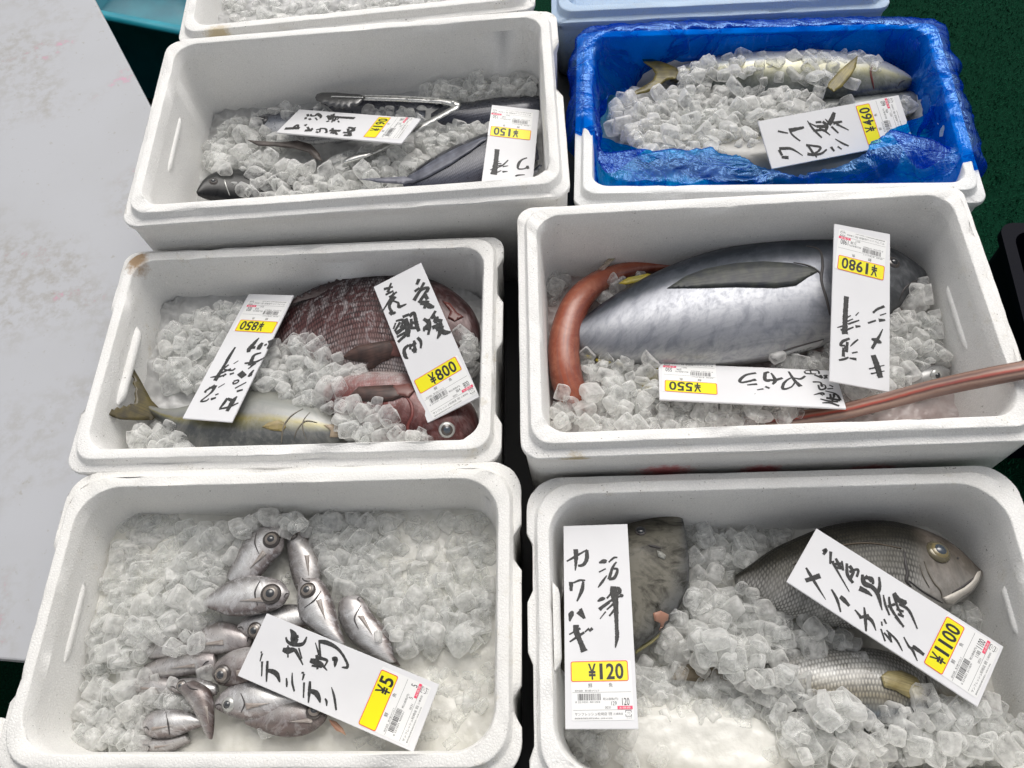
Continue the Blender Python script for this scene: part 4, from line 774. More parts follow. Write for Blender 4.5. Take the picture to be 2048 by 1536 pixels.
# flying fish box
h = Heap(A, '1', -.13); HP.append(h)
h.bed_mesh(lambda x, y: -.140 + wob(x, y, 25, .005, 1) + .02 * max(0, min(1, (x + .1) / .3)), BED_GREY, 'wet ice bed under the flying fish')
lA = 'ice cube heaped at the front of the flying fish box'; lA2 = 'ice cube against the rear wall of the flying fish box'; lA3 = 'ice cube between the tongs and the ¥150 tag'
h.drop([(470, 560), (560, 480), (700, 440), (950, 440), (1000, 470), (900, 560), (700, 620), (480, 700)], 60, label=lA2, seed=1, z=-.06)
h.drop([(1370, 380), (1480, 340), (1850, 320), (1850, 400), (1700, 400), (1560, 410), (1420, 420)], 46, label=lA2, seed=2, z=-.06)
h.drop([(470, 590), (600, 560), (900, 640), (1060, 640), (1240, 660), (1340, 640), (1330, 720), (1100, 790), (940, 800), (570, 840), (560, 740), (470, 700)], 165, label=lA, seed=3, z=-.02)
h.drop([(960, 600), (1200, 580), (1340, 540), (1400, 480), (1560, 480), (1620, 500), (1580, 560), (1440, 630), (1300, 700), (1100, 680)], 75, label=lA3, seed=4, z=-.03)
h.drop([(1120, 440), (1350, 440), (1350, 490), (1150, 480)], 14, label=lA3, seed=5, z=-.05)
# blue lined box
h = Heap(B, '2', -.045); HP.append(h)
h.bed_mesh(lambda x, y: -.070 - .055 * max(0, (max(abs(x) / (B.w / 2), (y if y > 0 else 0) / (B.d / 2)) - .74) / .26) + wob(x, y, 25, .006, 2), BED_GREY, 'wet ice bed inside the blue bag')
lB = 'ice cube strewn over the yellowtails in the blue bag'; lB2 = 'ice cube at the left end of the blue bag'
h.drop([(560, 300), (640, 260), (820, 220), (1000, 190), (1130, 190), (1300, 180), (1440, 230), (1440, 270), (1330, 270), (1310, 380), (1200, 330), (1000, 300), (700, 300), (600, 340)], 120, label=lB, seed=6, z=-.02)
h.drop([(500, 350), (640, 320), (900, 270), (1220, 310), (1200, 430), (1340, 400), (1240, 430), (1000, 480), (900, 500), (880, 560), (560, 590), (420, 500), (360, 400)], 250, label=lB, seed=7, z=-.02)
h.drop([(270, 360), (360, 400), (420, 500), (440, 560), (330, 560), (270, 480)], 26, label=lB2, seed=8, z=-.04)
h.drop([(1400, 390), (1560, 370), (1590, 400), (1480, 420)], 8, label=lB, seed=9, z=-.03)
h.drop([(360, 560), (560, 580), (900, 560), (890, 630), (700, 640), (560, 640), (400, 640)], 70, size=.9, label=lB, seed=40, z=-.03, emb=.6)
# amberjack and bream box
h = Heap(C, '3', -.07); HP.append(h)
h.bed_mesh(lambda x, y: -.098 + wob(x, y, 25, .006, 3) + .012 * max(0, min(1, (-x) / .25)), BED_GREY, 'wet ice bed under the amberjack and breams')
lC = 'ice cube between the two tags of the bream box'; lC2 = 'ice cube left of the ¥850 tag'; lC3 = 'ice cube on the head of the lower bream'; lC4 = 'ice cube below the tail of the amberjack'
h.drop([(420, 480), (560, 360), (700, 320), (790, 340), (760, 430), (680, 560), (620, 700), (420, 660), (400, 560)], 105, label=lC2, seed=10, z=-.06)
h.drop([(780, 640), (900, 500), (1060, 460), (1180, 500), (1240, 560), (1230, 590), (1330, 590), (1370, 640), (1270, 700), (1260, 770), (1240, 860), (1100, 780), (980, 740), (860, 700)], 105, label=lC, seed=11, z=-.04)
h.drop([(1220, 780), (1330, 770), (1400, 790), (1440, 850), (1520, 900), (1600, 900), (1600, 940), (1300, 950), (1200, 850)], 52, label=lC3, seed=12, z=-.04)
h.drop([(320, 900), (400, 840), (470, 860), (560, 890), (640, 960), (480, 980), (320, 990)], 26, label=lC4, seed=13, z=-.06)
h.drop([(1740, 500), (1830, 500), (1830, 650), (1770, 600)], 14, label='ice cube right of the ¥800 tag', seed=14, z=-.06)
# tuna box
h = Heap(D, '4', -.10); HP.append(h)
h.bed_mesh(lambda x, y: -.138 + wob(x, y, 25, .006, 4) + .012 * max(0, min(1, (-y + .02) / .15)), BED_PINK, 'pinkish wet ice bed under the tuna')
lD = 'pinkish ice cube along the front of the tuna box'; lD2 = 'ice cube inside the bend of the cornetfish'; lD3 = 'ice cube in the clump below the tuna snout'
h.drop([(150, 830), (230, 880), (330, 960), (300, 870), (290, 740), (420, 740), (600, 760), (600, 880), (900, 910), (1320, 930), (1100, 990), (700, 1030), (150, 1030)], 190, label=lD, seed=15, z=-.055)
h.drop([(130, 400), (240, 390), (220, 440), (170, 520), (140, 560)], 6, label='ice cube behind the bend of the cornetfish', seed=16, z=-.08)
h.drop([(340, 460), (430, 430), (560, 400), (440, 470), (330, 540), (290, 560)], 7, size=.85, label=lD2, seed=17, z=-.07, emb=.6)
h.drop([(1020, 740), (1180, 700), (1280, 680), (1280, 770), (1100, 770)], 20, label='ice cube between the tuna belly and the ¥550 tag', seed=18, z=-.05)
h.drop([(1510, 560), (1600, 520), (1680, 560), (1760, 610), (1790, 680), (1720, 740), (1620, 790), (1500, 800)], 75, label=lD3, seed=19, z=-.04, sink=.5)
h.drop([(1300, 830), (1520, 800), (1640, 820), (1500, 870), (1340, 900)], 32, label='ice cube between the ¥550 tag and the red snout', seed=20, z=-.05)
h.drop([(1590, 440), (1660, 430), (1640, 520), (1600, 520)], 8, label=lD3, seed=21, z=-.03)
h.drop([(1060, 240), (1170, 230), (1240, 245), (1230, 262), (1080, 270)], 6, label='ice cube behind the back of the tuna', seed=22, z=-.03)
# small fish box
h = Heap(E_, '5', -.10); HP.append(h)
def zE(x, y):
    lft = max(0, min(1, (-x - .02) / .16)) * max(0, min(1, (y + .10) / .12)); rgt = max(0, min(1, (x - .0) / .15)) * max(0, min(1, (y + .06) / .12))
    return -.110 + .026 * lft + .020 * rgt + wob(x, y, 24, .004, 5) * (.6 if y > -.1 else .25)
h.bed_mesh(zE, BED_BUFF, 'cream coloured slush and meltwater around the small fish')
lE = 'half melted ice cube in the right bank of the small fish box'; lE2 = 'half melted ice cube in the left bank of the small fish box'; lE3 = 'ice cube at the lower left of the small fish heap'
h.drop([(1140, 280), (1300, 260), (1900, 260), (1900, 560), (1860, 720), (1700, 760), (1540, 780), (1500, 650), (1420, 560), (1330, 560), (1260, 500), (1240, 400), (1130, 400)], 210, label=lE, seed=23, z=-.09, emb=.75)
h.drop([(900, 280), (1020, 260), (1100, 250), (1180, 290), (1160, 330), (1000, 300), (920, 320)], 22, label='ice cube above the topmost small fish', seed=24, z=-.07)
h.drop([(600, 420), (760, 320), (920, 290), (960, 330), (900, 460), (800, 560), (850, 620), (830, 660), (700, 690), (620, 720), (560, 780), (470, 830), (330, 850), (300, 700), (360, 500), (420, 350)], 190, label=lE2, seed=25, z=-.09, emb=.75)
h.drop([(1020, 440), (1090, 440), (1090, 490), (1030, 490)], 2, label='single ice cube between the two topmost small fish', seed=26, z=-.06)
h.drop([(640, 700), (760, 710), (760, 770), (660, 780)], 8, label=lE3, seed=27, z=-.08)
h.drop([(300, 860), (420, 830), (560, 870), (720, 800), (830, 800), (830, 840), (740, 900), (830, 950), (700, 1000), (560, 1000), (540, 1060), (540, 1180), (380, 1180), (260, 1100)], 85, label=lE3, seed=28, z=-.08, emb=.7)
h.drop([(1430, 690), (1540, 680), (1540, 730), (1440, 740)], 4, label=lE, seed=29, z=-.07)
h.drop([(900, 1110), (1500, 800), (1900, 700), (1900, 1100), (1650, 1150), (1300, 1140)], 70, size=.8, label='thin ice piece sunk in the meltwater right of the ¥5 tag', seed=41, z=-.1, emb=1.25)
h.drop([(250, 300), (700, 250), (760, 330), (420, 420), (330, 700), (250, 1000), (200, 900)], 60, size=.9, label=lE2, seed=42, z=-.1, emb=1.15)
# bream and filefish box
h = Heap(F, '6', -.10); HP.append(h)
def zF(x, y):
    m = math.exp(-(((x + .16) / .13) ** 2 + ((y + .115) / .055) ** 2)); m2 = math.exp(-(((x + .02) / .12) ** 2 + ((y + .14) / .05) ** 2))
    return -.128 + .050 * min(1, m + .8 * m2) + wob(x, y, 24, .004, 6) * .5
h.bed_mesh(zF, BED_MILK, 'milky mound of packed slush at the front left of the bream box')
lF = 'ice cube piled on the two grey breams'; lF2 = 'ice cube behind the filefish against the rear wall'; lF3 = 'ice cube at the front right of the bream box'
h.drop([(690, 290), (800, 280), (900, 300), (1000, 400), (900, 480), (760, 560), (700, 560), (720, 420)], 60, label=lF2, seed=30, z=-.10)
h.drop([(720, 520), (830, 540), (950, 500), (1060, 560), (1120, 600), (1280, 690), (1440, 780), (1460, 860), (1330, 850), (1200, 890), (1090, 850), (1000, 800), (900, 800), (760, 760), (690, 700), (700, 600)], 150, label=lF, seed=31, z=-.06)
h.drop([(620, 640), (700, 600), (720, 760), (640, 820), (600, 780)], 16, label=lF2, seed=32, z=-.08)
h.drop([(1000, 940), (1100, 900), (1190, 930), (1220, 1020), (1300, 1100), (1430, 1130), (1500, 1000), (1640, 950), (1760, 1010), (1900, 1010), (2060, 1080), (2100, 1300), (1150, 1300), (1050, 1120)], 210, label=lF3, seed=33, z=-.07)
h.drop([(1740, 620), (1860, 580), (1900, 700), (1800, 700)], 8, label='ice cube beside the chin of the grey bream', seed=34, z=-.11)
h.drop([(230, 1120), (500, 830), (680, 880), (960, 930), (1100, 1100), (1150, 1260), (300, 1290)], 120, size=.9, label='thin ice piece sunk in the milky slush mound', seed=43, z=-.08, emb=1.0)
h.drop([(1480, 800), (1900, 600), (1990, 900), (1960, 1000), (1700, 960)], 26, size=.9, label='ice cube at the right end of the bream box', seed=44, z=-.11, emb=.9)
h.drop([(860, 300), (1150, 290), (1080, 370), (960, 420)], 18, size=.9, label=lF2, seed=45, z=-.12, emb=1.0)
h.drop([(700, 740), (860, 760), (1000, 780), (1100, 830), (1090, 900), (980, 960), (880, 900), (740, 840)], 34, tries=1, label=lF, seed=46, z=-.06, emb=.3)
h.drop([(1200, 980), (1400, 1000), (1440, 1080), (1250, 1090)], 16, tries=1, label=lF, seed=47, z=-.06)
# box behind: a little ice at its front
h = Heap(G, 'f', -.05); HP.append(h)
h.bed_mesh(lambda x, y: -.075 + wob(x, y, 25, .006, 7), BED_GREY, 'wet ice bed in the box behind the flying fish box')
h.drop([(400, -60), (960, -90), (960, -30), (700, 12), (470, 20), (400, 0)], 130, label='ice cube in the box behind the flying fish box', seed=35, z=0.0)
# the 300 cubes that show largest stand as things of their own, the rest is one mass
allc = []
for h in HP:
    cnt = np.bincount(h.id[h.id >= 0].ravel(), minlength=len(h.cubes))
    for i, c in enumerate(h.cubes):
        p = h.bx.mw @ c[0]; v = RC.transposed() @ (p - CAM); px, py = 1024 + FPX * v.x / -v.z, 768 - FPX * v.y / -v.z
        vis = cnt[i] / max((p - CAM).length, .1) ** 2 if (0 < px < 2048 and 0 < py < 1536) else 0
        allc.append((vis, h, c))
allc.sort(key=lambda t: -t[0])
rv_, rf_ = [], []; off = 0; grp = 'loose ice cubes on the fish'; rm = []
for i, (vis, h, c) in enumerate(allc):
    p, sz, rot, mi_, lab = c
    M_ = h.bx.mw @ Matrix.Translation(p) @ Matrix.Rotation(rot[2], 4, 'Z') @ Matrix.Rotation(rot[0], 4, 'X') @ Matrix.Rotation(rot[1], 4, 'Y') @ Matrix.Scale(sz, 4)
    if i < 298:
        o = bpy.data.objects.new('ice_cube', CUBES[mi_]); COL.objects.link(o); o.matrix_world = M_; tag(o, lab, 'ice cube', lab.replace('ice cube', 'ice cubes', 1))
    elif vis > 0:
        v, f = CUBE_NP[mi_]; m = np.array(M_); rv_.append(v @ m[:3, :3].T + m[:3, 3]); rf_ += [tuple(a + off for a in t) for t in f]; off += len(v)
        rm += [0 if CUBES[mi_].materials[0] == M_ICE else 1] * len(f)
lo = mesh('loose_ice', np.vstack(rv_).tolist(), rf_, [M_ICE, M_ICE2], smooth=True); lo.data.polygons.foreach_set('material_index', rm)
tag(lo, 'smaller and half covered ice cubes in all the boxes', 'ice', kind='stuff')
# ---------------------------------------------------------------- price tags: boards, stickers, brush writing
TZ = {'190': (540, 190, 6.4), '150': (950, 200, 9.036), '460': (1500, 180, 6.0235), '850': (360, 580, 5.6875), '800': (730, 510, 4.3875),
      '1980': (1640, 440, 4.388), '550': (1300, 720, 4.995), '5': (460, 1210, 4.655), '120': (1110, 1030, 5.12), '1100': (1560, 1050, 4.042)}
YEL = {'190': ((1275, 541), (1472, 288)), '150': ((998, 640), (282, 557)), '460': ((1505, 643), (1353, 180)), '850': ((1078, 428), (658, 402)), '800': ((462, 1160), (820, 948)),
       '1980': ((557, 468), (158, 367)), '550': ((665, 291), (150, 256)), '5': ((1275, 1137), (1490, 635)), '120': ((169.5, 1606), (746, 1594)), '1100': ((1236, 1160), (1420, 785))}
INK = {
'190': "440 300 22 475 295 22|480 245 14 490 275 14|500 300 14 520 320 14|525 245 10 530 268 14 580 265 14 610 240 16 650 270 16 645 300 10|580 290 10 605 325 8|600 240 14 640 275 14|725 270 20 820 280 20 1085 298 24|735 330 20 745 345 16|745 280 14 760 320 12|790 250 12 775 320 12|820 240 12 800 335 10|850 280 12 820 340 12|885 290 10 855 320 10|870 330 10 885 352 10|785 340 10 800 350 10|190 430 24 380 425 24|290 425 14 350 385 16 362 420 10|445 455 22 540 455 20|480 410 14 505 450 14|535 425 12 540 450 14|445 380 12 460 400 10|460 375 10 470 385 10|590 450 14 640 440 12 635 480 10|590 470 14 620 485 12|635 430 14 710 435 14 725 480 12 700 480 8|760 455 20 905 460 20|800 425 14 815 500 12|820 460 16 860 510 14|800 470 14 775 495 12|935 480 16 1000 480 16 1080 430 14 1085 415 10|1000 415 12 1050 425 18 1080 455 12 1030 470 12|1000 430 16 1010 520 14|945 515 20 1040 520 18|1030 480 14 1040 525 10",
'150': "400 890 60 380 1100 56 340 1350 80|270 1265 12 480 1190 22 600 1085 14|400 1115 14 440 1110 14|370 1150 30 480 1150 14|340 1200 20 520 1170 14|280 1335 18 390 1310 22 475 1275 12|500 1205 24 600 1190 12|495 1300 34 590 1290 12|940 1045 20 850 1080 24 790 1150 36 780 1240 26 880 1245 20 960 1210 30|930 1220 60 975 1215 50|730 1380 22 780 1360 26 900 1352 12|700 1470 20 860 1440 26|300 1480 30 340 1560 26",
'460': "335 495 20 400 510 20 460 520 12|470 490 46 650 450 24|470 465 16 510 540 20 605 615 16|690 370 10 760 470 24 865 575 18|710 395 10 800 440 18|760 490 22 820 485 24 880 480 22|790 390 22 860 385 24|800 440 30 930 440 34|830 465 26 920 500 26|875 380 26 925 430 34 910 490 26|910 500 22 965 545 12|905 350 10 960 410 26|1015 270 32 990 340 44 950 420 44|1000 400 34 1110 380 20|1040 410 26 1190 485 10|980 440 22 1065 520 18|350 705 26 400 705 30 500 710 24 635 790 8|350 720 28 385 790 24|380 810 24 465 815 36|675 665 24 740 670 20 845 690 24 820 740 20 760 770 18|700 670 24 760 760 24 805 810 12|690 770 30 760 780 28 860 765 22 925 715 16|975 685 28 1015 740 18|1055 680 18 1105 715 12|1025 590 8 1110 640 20 1190 675 16",
'850': "630 650 12 560 760 24 510 850 22 400 1030 28|665 805 7 610 840 8|630 890 12 590 915 14 500 905 12|615 945 14 565 960 16|555 850 12 490 900 14|580 895 12 460 950 16|530 960 12 440 990 16|345 995 7 440 980 22|390 1010 28 430 1020 24|520 950 12 490 990 10|510 1065 7 435 1110 8|440 1180 12 400 1195 12|410 1225 14 350 1245 20|400 1085 20 290 1150 14 300 1165 12|410 1085 22 370 1150 20 330 1190 12 240 1265 14 300 1260 12 330 1235 10|330 1110 12 380 1120 12|650 1210 10 600 1270 34 535 1380 24|445 1355 14 560 1330 16 665 1285 10|540 1230 18 500 1290 22 450 1350 12|540 1235 18 600 1260 26|755 1050 10 625 1120 12|715 1135 14 645 1155 18|840 910 10 800 960 22 780 990 14|780 965 26 820 970 18|680 940 42 730 990 42|610 1040 14 660 1025 12 660 1050 12 610 1070 12 608 1045 12|925 715 12 850 740 20 815 800 26 790 860 24|735 835 14 860 820 18 960 770 8|860 830 20 775 900 8|810 820 28 850 840 22|900 545 8 850 600 24 790 670 30 780 710 22|800 660 26 860 655 20|940 600 18 910 640 32 890 680 26|900 640 28 930 650 18|1030 570 38 1035 610 32 1000 670 22|960 635 14 990 615 14",
'800': "230 245 12 200 330 20|165 300 18 245 280 12|180 350 14 250 315 12|210 370 10 280 325 12|260 330 20 195 430 14 150 500 8|230 350 14 250 380 18|270 365 16 225 420 20 215 460 18 245 510 20 270 500 14|235 400 10 290 420 14 300 455 22 365 430 8|215 500 18 240 525 18|270 580 12 330 570 18 325 615 14|270 595 10 250 650 12|330 545 20 390 520 18|270 690 30 370 620 18|260 670 14 310 590 18|310 620 22 340 640 28|280 720 16 390 660 18|290 765 18 370 690 22|350 560 32 375 640 38 380 720 18|390 540 24 430 510 20 450 600 28 475 670 22|400 590 18 450 600 18|400 640 20 455 640 18|405 560 18 410 650 18|385 790 18 345 830 22 355 890 24 380 910 8|395 780 14 400 830 14|400 800 18 450 770 20|410 840 18 455 820 18|430 750 14 440 860 24|460 725 18 490 760 20 490 820 12|475 210 22 455 260 18|435 320 18 480 290 16|520 240 18 490 300 18|430 400 24 490 310 20 555 290 18 545 330 12|550 300 16 500 380 20 470 420 18|520 340 24 550 390 24|510 400 28 500 440 26|550 400 28 520 470 18|520 420 28 570 450 32 610 455 14|515 560 20 560 600 24 530 640 22 515 670 12|560 560 18 570 620 20 555 700 16|510 640 18 580 650 24|620 490 16 580 560 20|600 520 14 620 570 22|640 540 14 620 600 24|600 570 24 680 580 24|590 640 24 680 600 28|620 610 32 650 660 32|680 620 22 660 680 28 635 735 10|640 640 32 700 680 32 755 675 12",
'1980': "232 670 36 222 830 36 218 1000 42|340 810 7 312 840 10|345 880 10 300 895 14 245 915 14|270 838 8 240 855 12|290 868 8 240 890 12|355 932 12 310 935 22|150 945 7 200 930 14|180 965 16 240 960 16 295 940 10|190 990 24 235 990 18|260 1040 16 200 1065 22 180 1100 18 220 1100 12|335 1048 10 295 1080 14 265 1110 6|240 1070 20 230 1160 24|205 1120 18 205 1200 24|330 1158 10 280 1168 12|250 1205 12 215 1220 18 165 1230 14|258 1213 12 320 1222 22|215 1110 14 235 1150 20|565 757 20 500 785 18 465 815 16|580 820 8 525 838 10|572 878 14 515 880 28|490 882 14 420 905 14|550 958 7 520 1020 18 490 1070 24 455 1130 22|450 1045 14 500 1060 38 540 1080 14|465 1185 38 500 1280 44 530 1385 42|565 1275 7 430 1308 12|565 1325 7 445 1350 12",
'550': "1060 130 18 960 150 18 900 200 22 920 225 18 1060 195 22|970 250 12 1070 240 20|1150 125 22 1150 200 24 1200 210 18|1150 130 18 1190 120 18|1210 130 12 1250 200 24 1225 245 14|1325 180 18 1250 200 24 1170 200 16|1070 300 10 1135 288 14|1150 265 18 1195 285 18|1385 115 14 1440 200 22 1505 265 32|1550 160 14 1500 190 18 1410 180 12 1340 230 18 1330 290 22 1410 270 12 1450 220 12|1545 112 12 1560 135 14 1660 140 12|1550 105 10 1670 105 12 1690 140 12|1600 108 12 1610 135 10|1640 150 10 1680 165 18 1720 185 12|1700 150 16 1720 180 18|1740 150 18 1770 185 12|1770 150 12 1740 190 12|1625 220 14 1700 225 14 1720 270 18|1680 250 12 1700 295 16 1750 285 14 1745 250 10 1700 255 12|1790 250 10 1830 270 12|1770 290 12 1830 285 10|1635 350 7 1720 330 18 1740 350 10|1700 340 12 1730 355 12|1750 310 10 1830 330 14 1870 350 18|1830 340 12 1840 370 18|1760 380 22 1900 405 22|1700 390 10 1780 410 18 1880 420 14|1870 350 18 1905 405 18|1800 340 14 1810 400 18|1850 330 14 1810 440 14|1720 430 10 1800 430 18 1890 460 18",
'5': "490 415 24 540 425 46 600 420 28 630 460 22 680 560 8|540 375 12 540 490 12|520 300 12 540 345 20 600 370 28 680 360 24 715 295 10|640 400 12 670 500 10|560 225 8 590 270 40 600 330 56 630 310 26|640 290 20 610 300 26|600 330 40 580 370 22|745 515 28 800 530 42 870 560 18|805 465 18 815 600 16|795 350 7 830 470 16|830 325 12 840 490 20|835 340 24 900 350 32 980 390 24 1040 450 18 1090 540 18 1090 580 22 1040 580 8|800 490 30 860 500 22 905 520 18 880 570 10|860 560 20 905 610 7|950 505 24 985 500 32 980 545 24 975 580 7|760 565 14 860 570 26|285 440 12 300 440 12|300 450 14 280 525 8|300 525 16 295 665 8|350 520 16 345 600 20 340 715 10|350 610 24 400 620 32 440 650 32 465 720 10|525 680 10 530 730 16 528 765 10|580 630 7 580 720 16 600 805 12|665 630 12 690 630 12|690 640 18 675 700 10|690 720 16 685 865 10|745 710 16 740 800 24 730 910 10|750 800 28 800 820 38 830 870 28 840 910 10|885 870 10 900 900 18 900 940 8|945 765 5 970 850 18 990 980 14",
'120': "120 475 12 200 430 20 330 355 12|212 350 38 215 450 32 208 570 10|325 360 28 325 450 32 290 510 28 235 520 20|165 685 38 165 780 22|190 695 14 250 670 18 310 670 12|290 680 18 275 770 32 225 885 12|185 985 18 165 1020 42 150 1090 12|235 990 38 300 1060 18|260 960 28 310 1060 12|215 1125 46 220 1200 48 260 1300 42 300 1400 56|145 1225 12 260 1160 18|150 1300 12 240 1240 22 300 1200 18|305 1200 12 350 1160 16|350 1190 20 385 1160 24|450 490 12 500 475 38 530 480 22|550 485 12 600 440 18 640 435 12|450 585 12 520 550 12|440 745 8 480 690 22 530 620 10|630 480 12 590 540 22 555 660 28|600 550 20 640 560 20 610 640 28 550 660 20|435 885 12 480 860 32 515 855 12|530 855 14 590 790 18 650 740 18|600 730 48 600 800 58 620 900 48 630 1100 32 635 1250 32 618 1360 10|640 750 38 665 780 32 620 820 28|455 970 32 500 930 24 600 860 18 700 820 18|670 830 28 690 820 28|470 960 18 560 900 12|460 1065 8 520 990 12|530 970 12 620 890 22|555 1035 14 610 970 22 640 920 18",
'1100': "210 345 14 260 430 24 370 605 5|205 450 28 325 410 36|415 520 12 460 600 22 490 705 12|485 580 28 510 600 34 560 655 20|605 685 12 650 740 22|640 750 20 720 730 22|680 665 12 690 760 24 695 860 14|700 740 32 745 780 24 775 855 8|815 840 12 850 940 14|840 870 14 900 940 18|860 850 12 940 930 18 990 1020 8|840 760 14 860 800 14|820 780 12 825 815 12|880 870 22 900 950 16|1000 905 10 1040 980 18 1070 1010 22 1110 1100 8|1070 980 22 1100 1000 32 1165 1050 22|345 215 22 375 200 22 350 240 18|410 215 22 405 315 14|425 290 22 440 330 18 560 540 7|430 320 22 510 310 18|440 345 22 510 350 18|500 290 12 510 370 18|450 270 18 490 350 28|540 310 18 545 400 24 590 470 22|560 330 28 590 380 24 560 450 18|560 380 18 630 360 18 620 420 18|640 510 38 700 540 32 745 575 10|665 400 18 680 470 38 740 500 32 790 560 32 825 690 8|660 430 22 740 430 22 750 480 18|690 410 22 740 460 18|800 420 14 805 500 24 780 560 28|835 565 10 850 640 18 885 730 14|880 580 14 900 680 22 1000 820 12|870 660 18 930 640 18|920 550 28 960 600 32 1020 630 32|915 560 18 950 660 18 990 740 14|930 600 18 1000 650 18|960 640 18 1040 690 22 1110 840 10|940 680 18 1000 700 18|1000 740 18 950 720 18|930 740 18 1000 825 14|1000 620 28 1020 640 22"}
PRICE = {'190': ('190', '205', '401908'), '150': ('150', '162', '401509'), '460': ('460', '496', '404609'), '850': ('850', '918', '408505'), '800': ('800', '864', '400800'),
         '1980': ('1980', '2138', '919804'), '550': ('550', '594', '405504'), '5': ('5', '5', '400051'), '120': ('120', '129', '401202'), '1100': ('1100', '1188', '211009')}
TLAB = {'190': 'white price tag reading 沼津 トビウオ with a yellow ¥190 sticker', '150': 'white price tag with a yellow ¥150 sticker at the right end of its box',
        '460': 'white price tag reading 千葉 ワカシ with a yellow ¥460 sticker, corner under blue bag', '850': 'white price tag reading 沼津 カンパチ with a yellow ¥850 sticker',
        '800': 'white price tag reading 愛媛 養鯛(中) with a yellow ¥800 sticker', '1980': 'white price tag reading 沼津 キメジ with a yellow ¥1980 sticker leaning on the tuna',
        '550': 'white price tag reading 鹿児島 ヤガラ with a yellow ¥550 sticker', '5': 'white price tag reading 地釣 デンデン with a yellow ¥5 sticker',
        '120': 'white price tag reading 沼津 カワハギ with a yellow ¥120 sticker', '1100': 'white price tag reading 鹿児島 メイチダイ with a yellow ¥1100 sticker'}
def text_np(s, bold=0.0):
    cu = bpy.data.curves.new('t', 'FONT'); cu.body = s; cu.offset = bold; cu.resolution_u = 3; cu.fill_mode = 'FRONT'
    o = bpy.data.objects.new('t', cu); COL.objects.link(o); dg = bpy.context.evaluated_depsgraph_get(); dg.update()
    me = bpy.data.meshes.new_from_object(o.evaluated_get(dg)); v = np.array([tuple(x.co) for x in me.vertices]).reshape(-1, 3); f = [tuple(p.vertices) for p in me.polygons]
    bpy.data.objects.remove(o); bpy.data.curves.remove(cu); bpy.data.meshes.remove(me); return v, f
TXT = {}
def fit_text(s, x0, y0, x1, y1, bold=0.0, shear=0.0):
    """text stretched into a rectangle of the label sheet (y down)"""
    if (s, bold) not in TXT: TXT[(s, bold)] = text_np(s, bold)
    v, f = TXT[(s, bold)]
    if not len(v): return np.zeros((0, 3)), []
    a, b = v.min(0), v.max(0); sx = (x1 - x0) / max(b[0] - a[0], 1e-6); sy = (y1 - y0) / max(b[1] - a[1], 1e-6)
    w_ = np.zeros_like(v); t = (v[:, 1] - a[1]) / max(b[1] - a[1], 1e-6); w_[:, 0] = x0 + (v[:, 0] - a[0]) * sx + shear * t * (y1 - y0); w_[:, 1] = y1 - (v[:, 1] - a[1]) * sy; return w_, f
def rect2(x0, y0, x1, y1): return np.array([(x0, y1, 0), (x1, y1, 0), (x1, y0, 0), (x0, y0, 0)], float), [(0, 1, 2, 3)]
def rrect(x0, y0, x1, y1, r, n=6):
    p = []
    for cx, cy, a0 in ((x1 - r, y0 + r, -90), (x1 - r, y1 - r, 0), (x0 + r, y1 - r, 90), (x0 + r, y0 + r, 180)):
        for k in range(n + 1): a = math.radians(a0 + 90 * k / n); p.append((cx + r * math.cos(a), cy + r * math.sin(a), 0))
    return np.array(p), [tuple(reversed(range(len(p))))]
def join2(parts):
    vs = []; fs = []; o = 0
    for v, f in parts: vs.append(v); fs += [tuple(a + o for a in t) for t in f]; o += len(v)
    return np.vstack(vs), fs
def to_plane(k, px, py, M_, Mi):
    d = ray(px, py); o = Mi @ CAM; dd = Mi.to_3x3() @ d; t = -o.z / dd.z; q = o + dd * t; return q.x, q.y
def strokes(k, M_, Mi, z0):
    ox, oy, s = TZ[k]; vs = []; fs = []
    for si, st in enumerate(INK[k].split('|')):
        a = [float(x) for x in st.split()]; pts = []
        for i in range(0, len(a), 3):
            x, y = to_plane(k, ox + a[i] / s, oy + a[i + 1] / s, M_, Mi)
            x2, y2 = to_plane(k, ox + (a[i] + a[i + 2] * .7) / s, oy + (a[i + 1] + a[i + 2] * .7) / s, M_, Mi)
            pts.append((x, y, math.hypot(x2 - x, y2 - y) / 2))
        if len(pts) < 2: continue
        L = sum(math.hypot(pts[i + 1][0] - pts[i][0], pts[i + 1][1] - pts[i][1]) for i in range(len(pts) - 1)); n = max(5, int(L / .0011)); c = scurve(pts, n)
        rs = random.Random(si * 7 + int(k)); ring = []; L_, R_ = [], []; z = z0 + si * 8e-6
        for i in range(n):
            p, q = c[max(i - 1, 0)], c[min(i + 1, n - 1)]; dx, dy = q[0] - p[0], q[1] - p[1]; m = math.hypot(dx, dy) or 1; nx, ny = -dy / m, dx / m
            t = i / (n - 1); w_ = max(c[i][2] * 1.3, .00028); jag = .06 + .10 * t
            L_.append((c[i][0] + nx * w_ * (1 + rs.uniform(-jag, jag)), c[i][1] + ny * w_ * (1 + rs.uniform(-jag, jag)), z)); R_.append((c[i][0] - nx * w_ * (1 + rs.uniform(-jag, jag)), c[i][1] - ny * w_ * (1 + rs.uniform(-jag, jag)), z))
        b = len(vs); vs += L_ + R_
        for i in range(n - 1): fs.append((b + i, b + n + i, b + n + i + 1, b + i + 1))
    return vs, fs
bars = []
rb = random.Random(3)
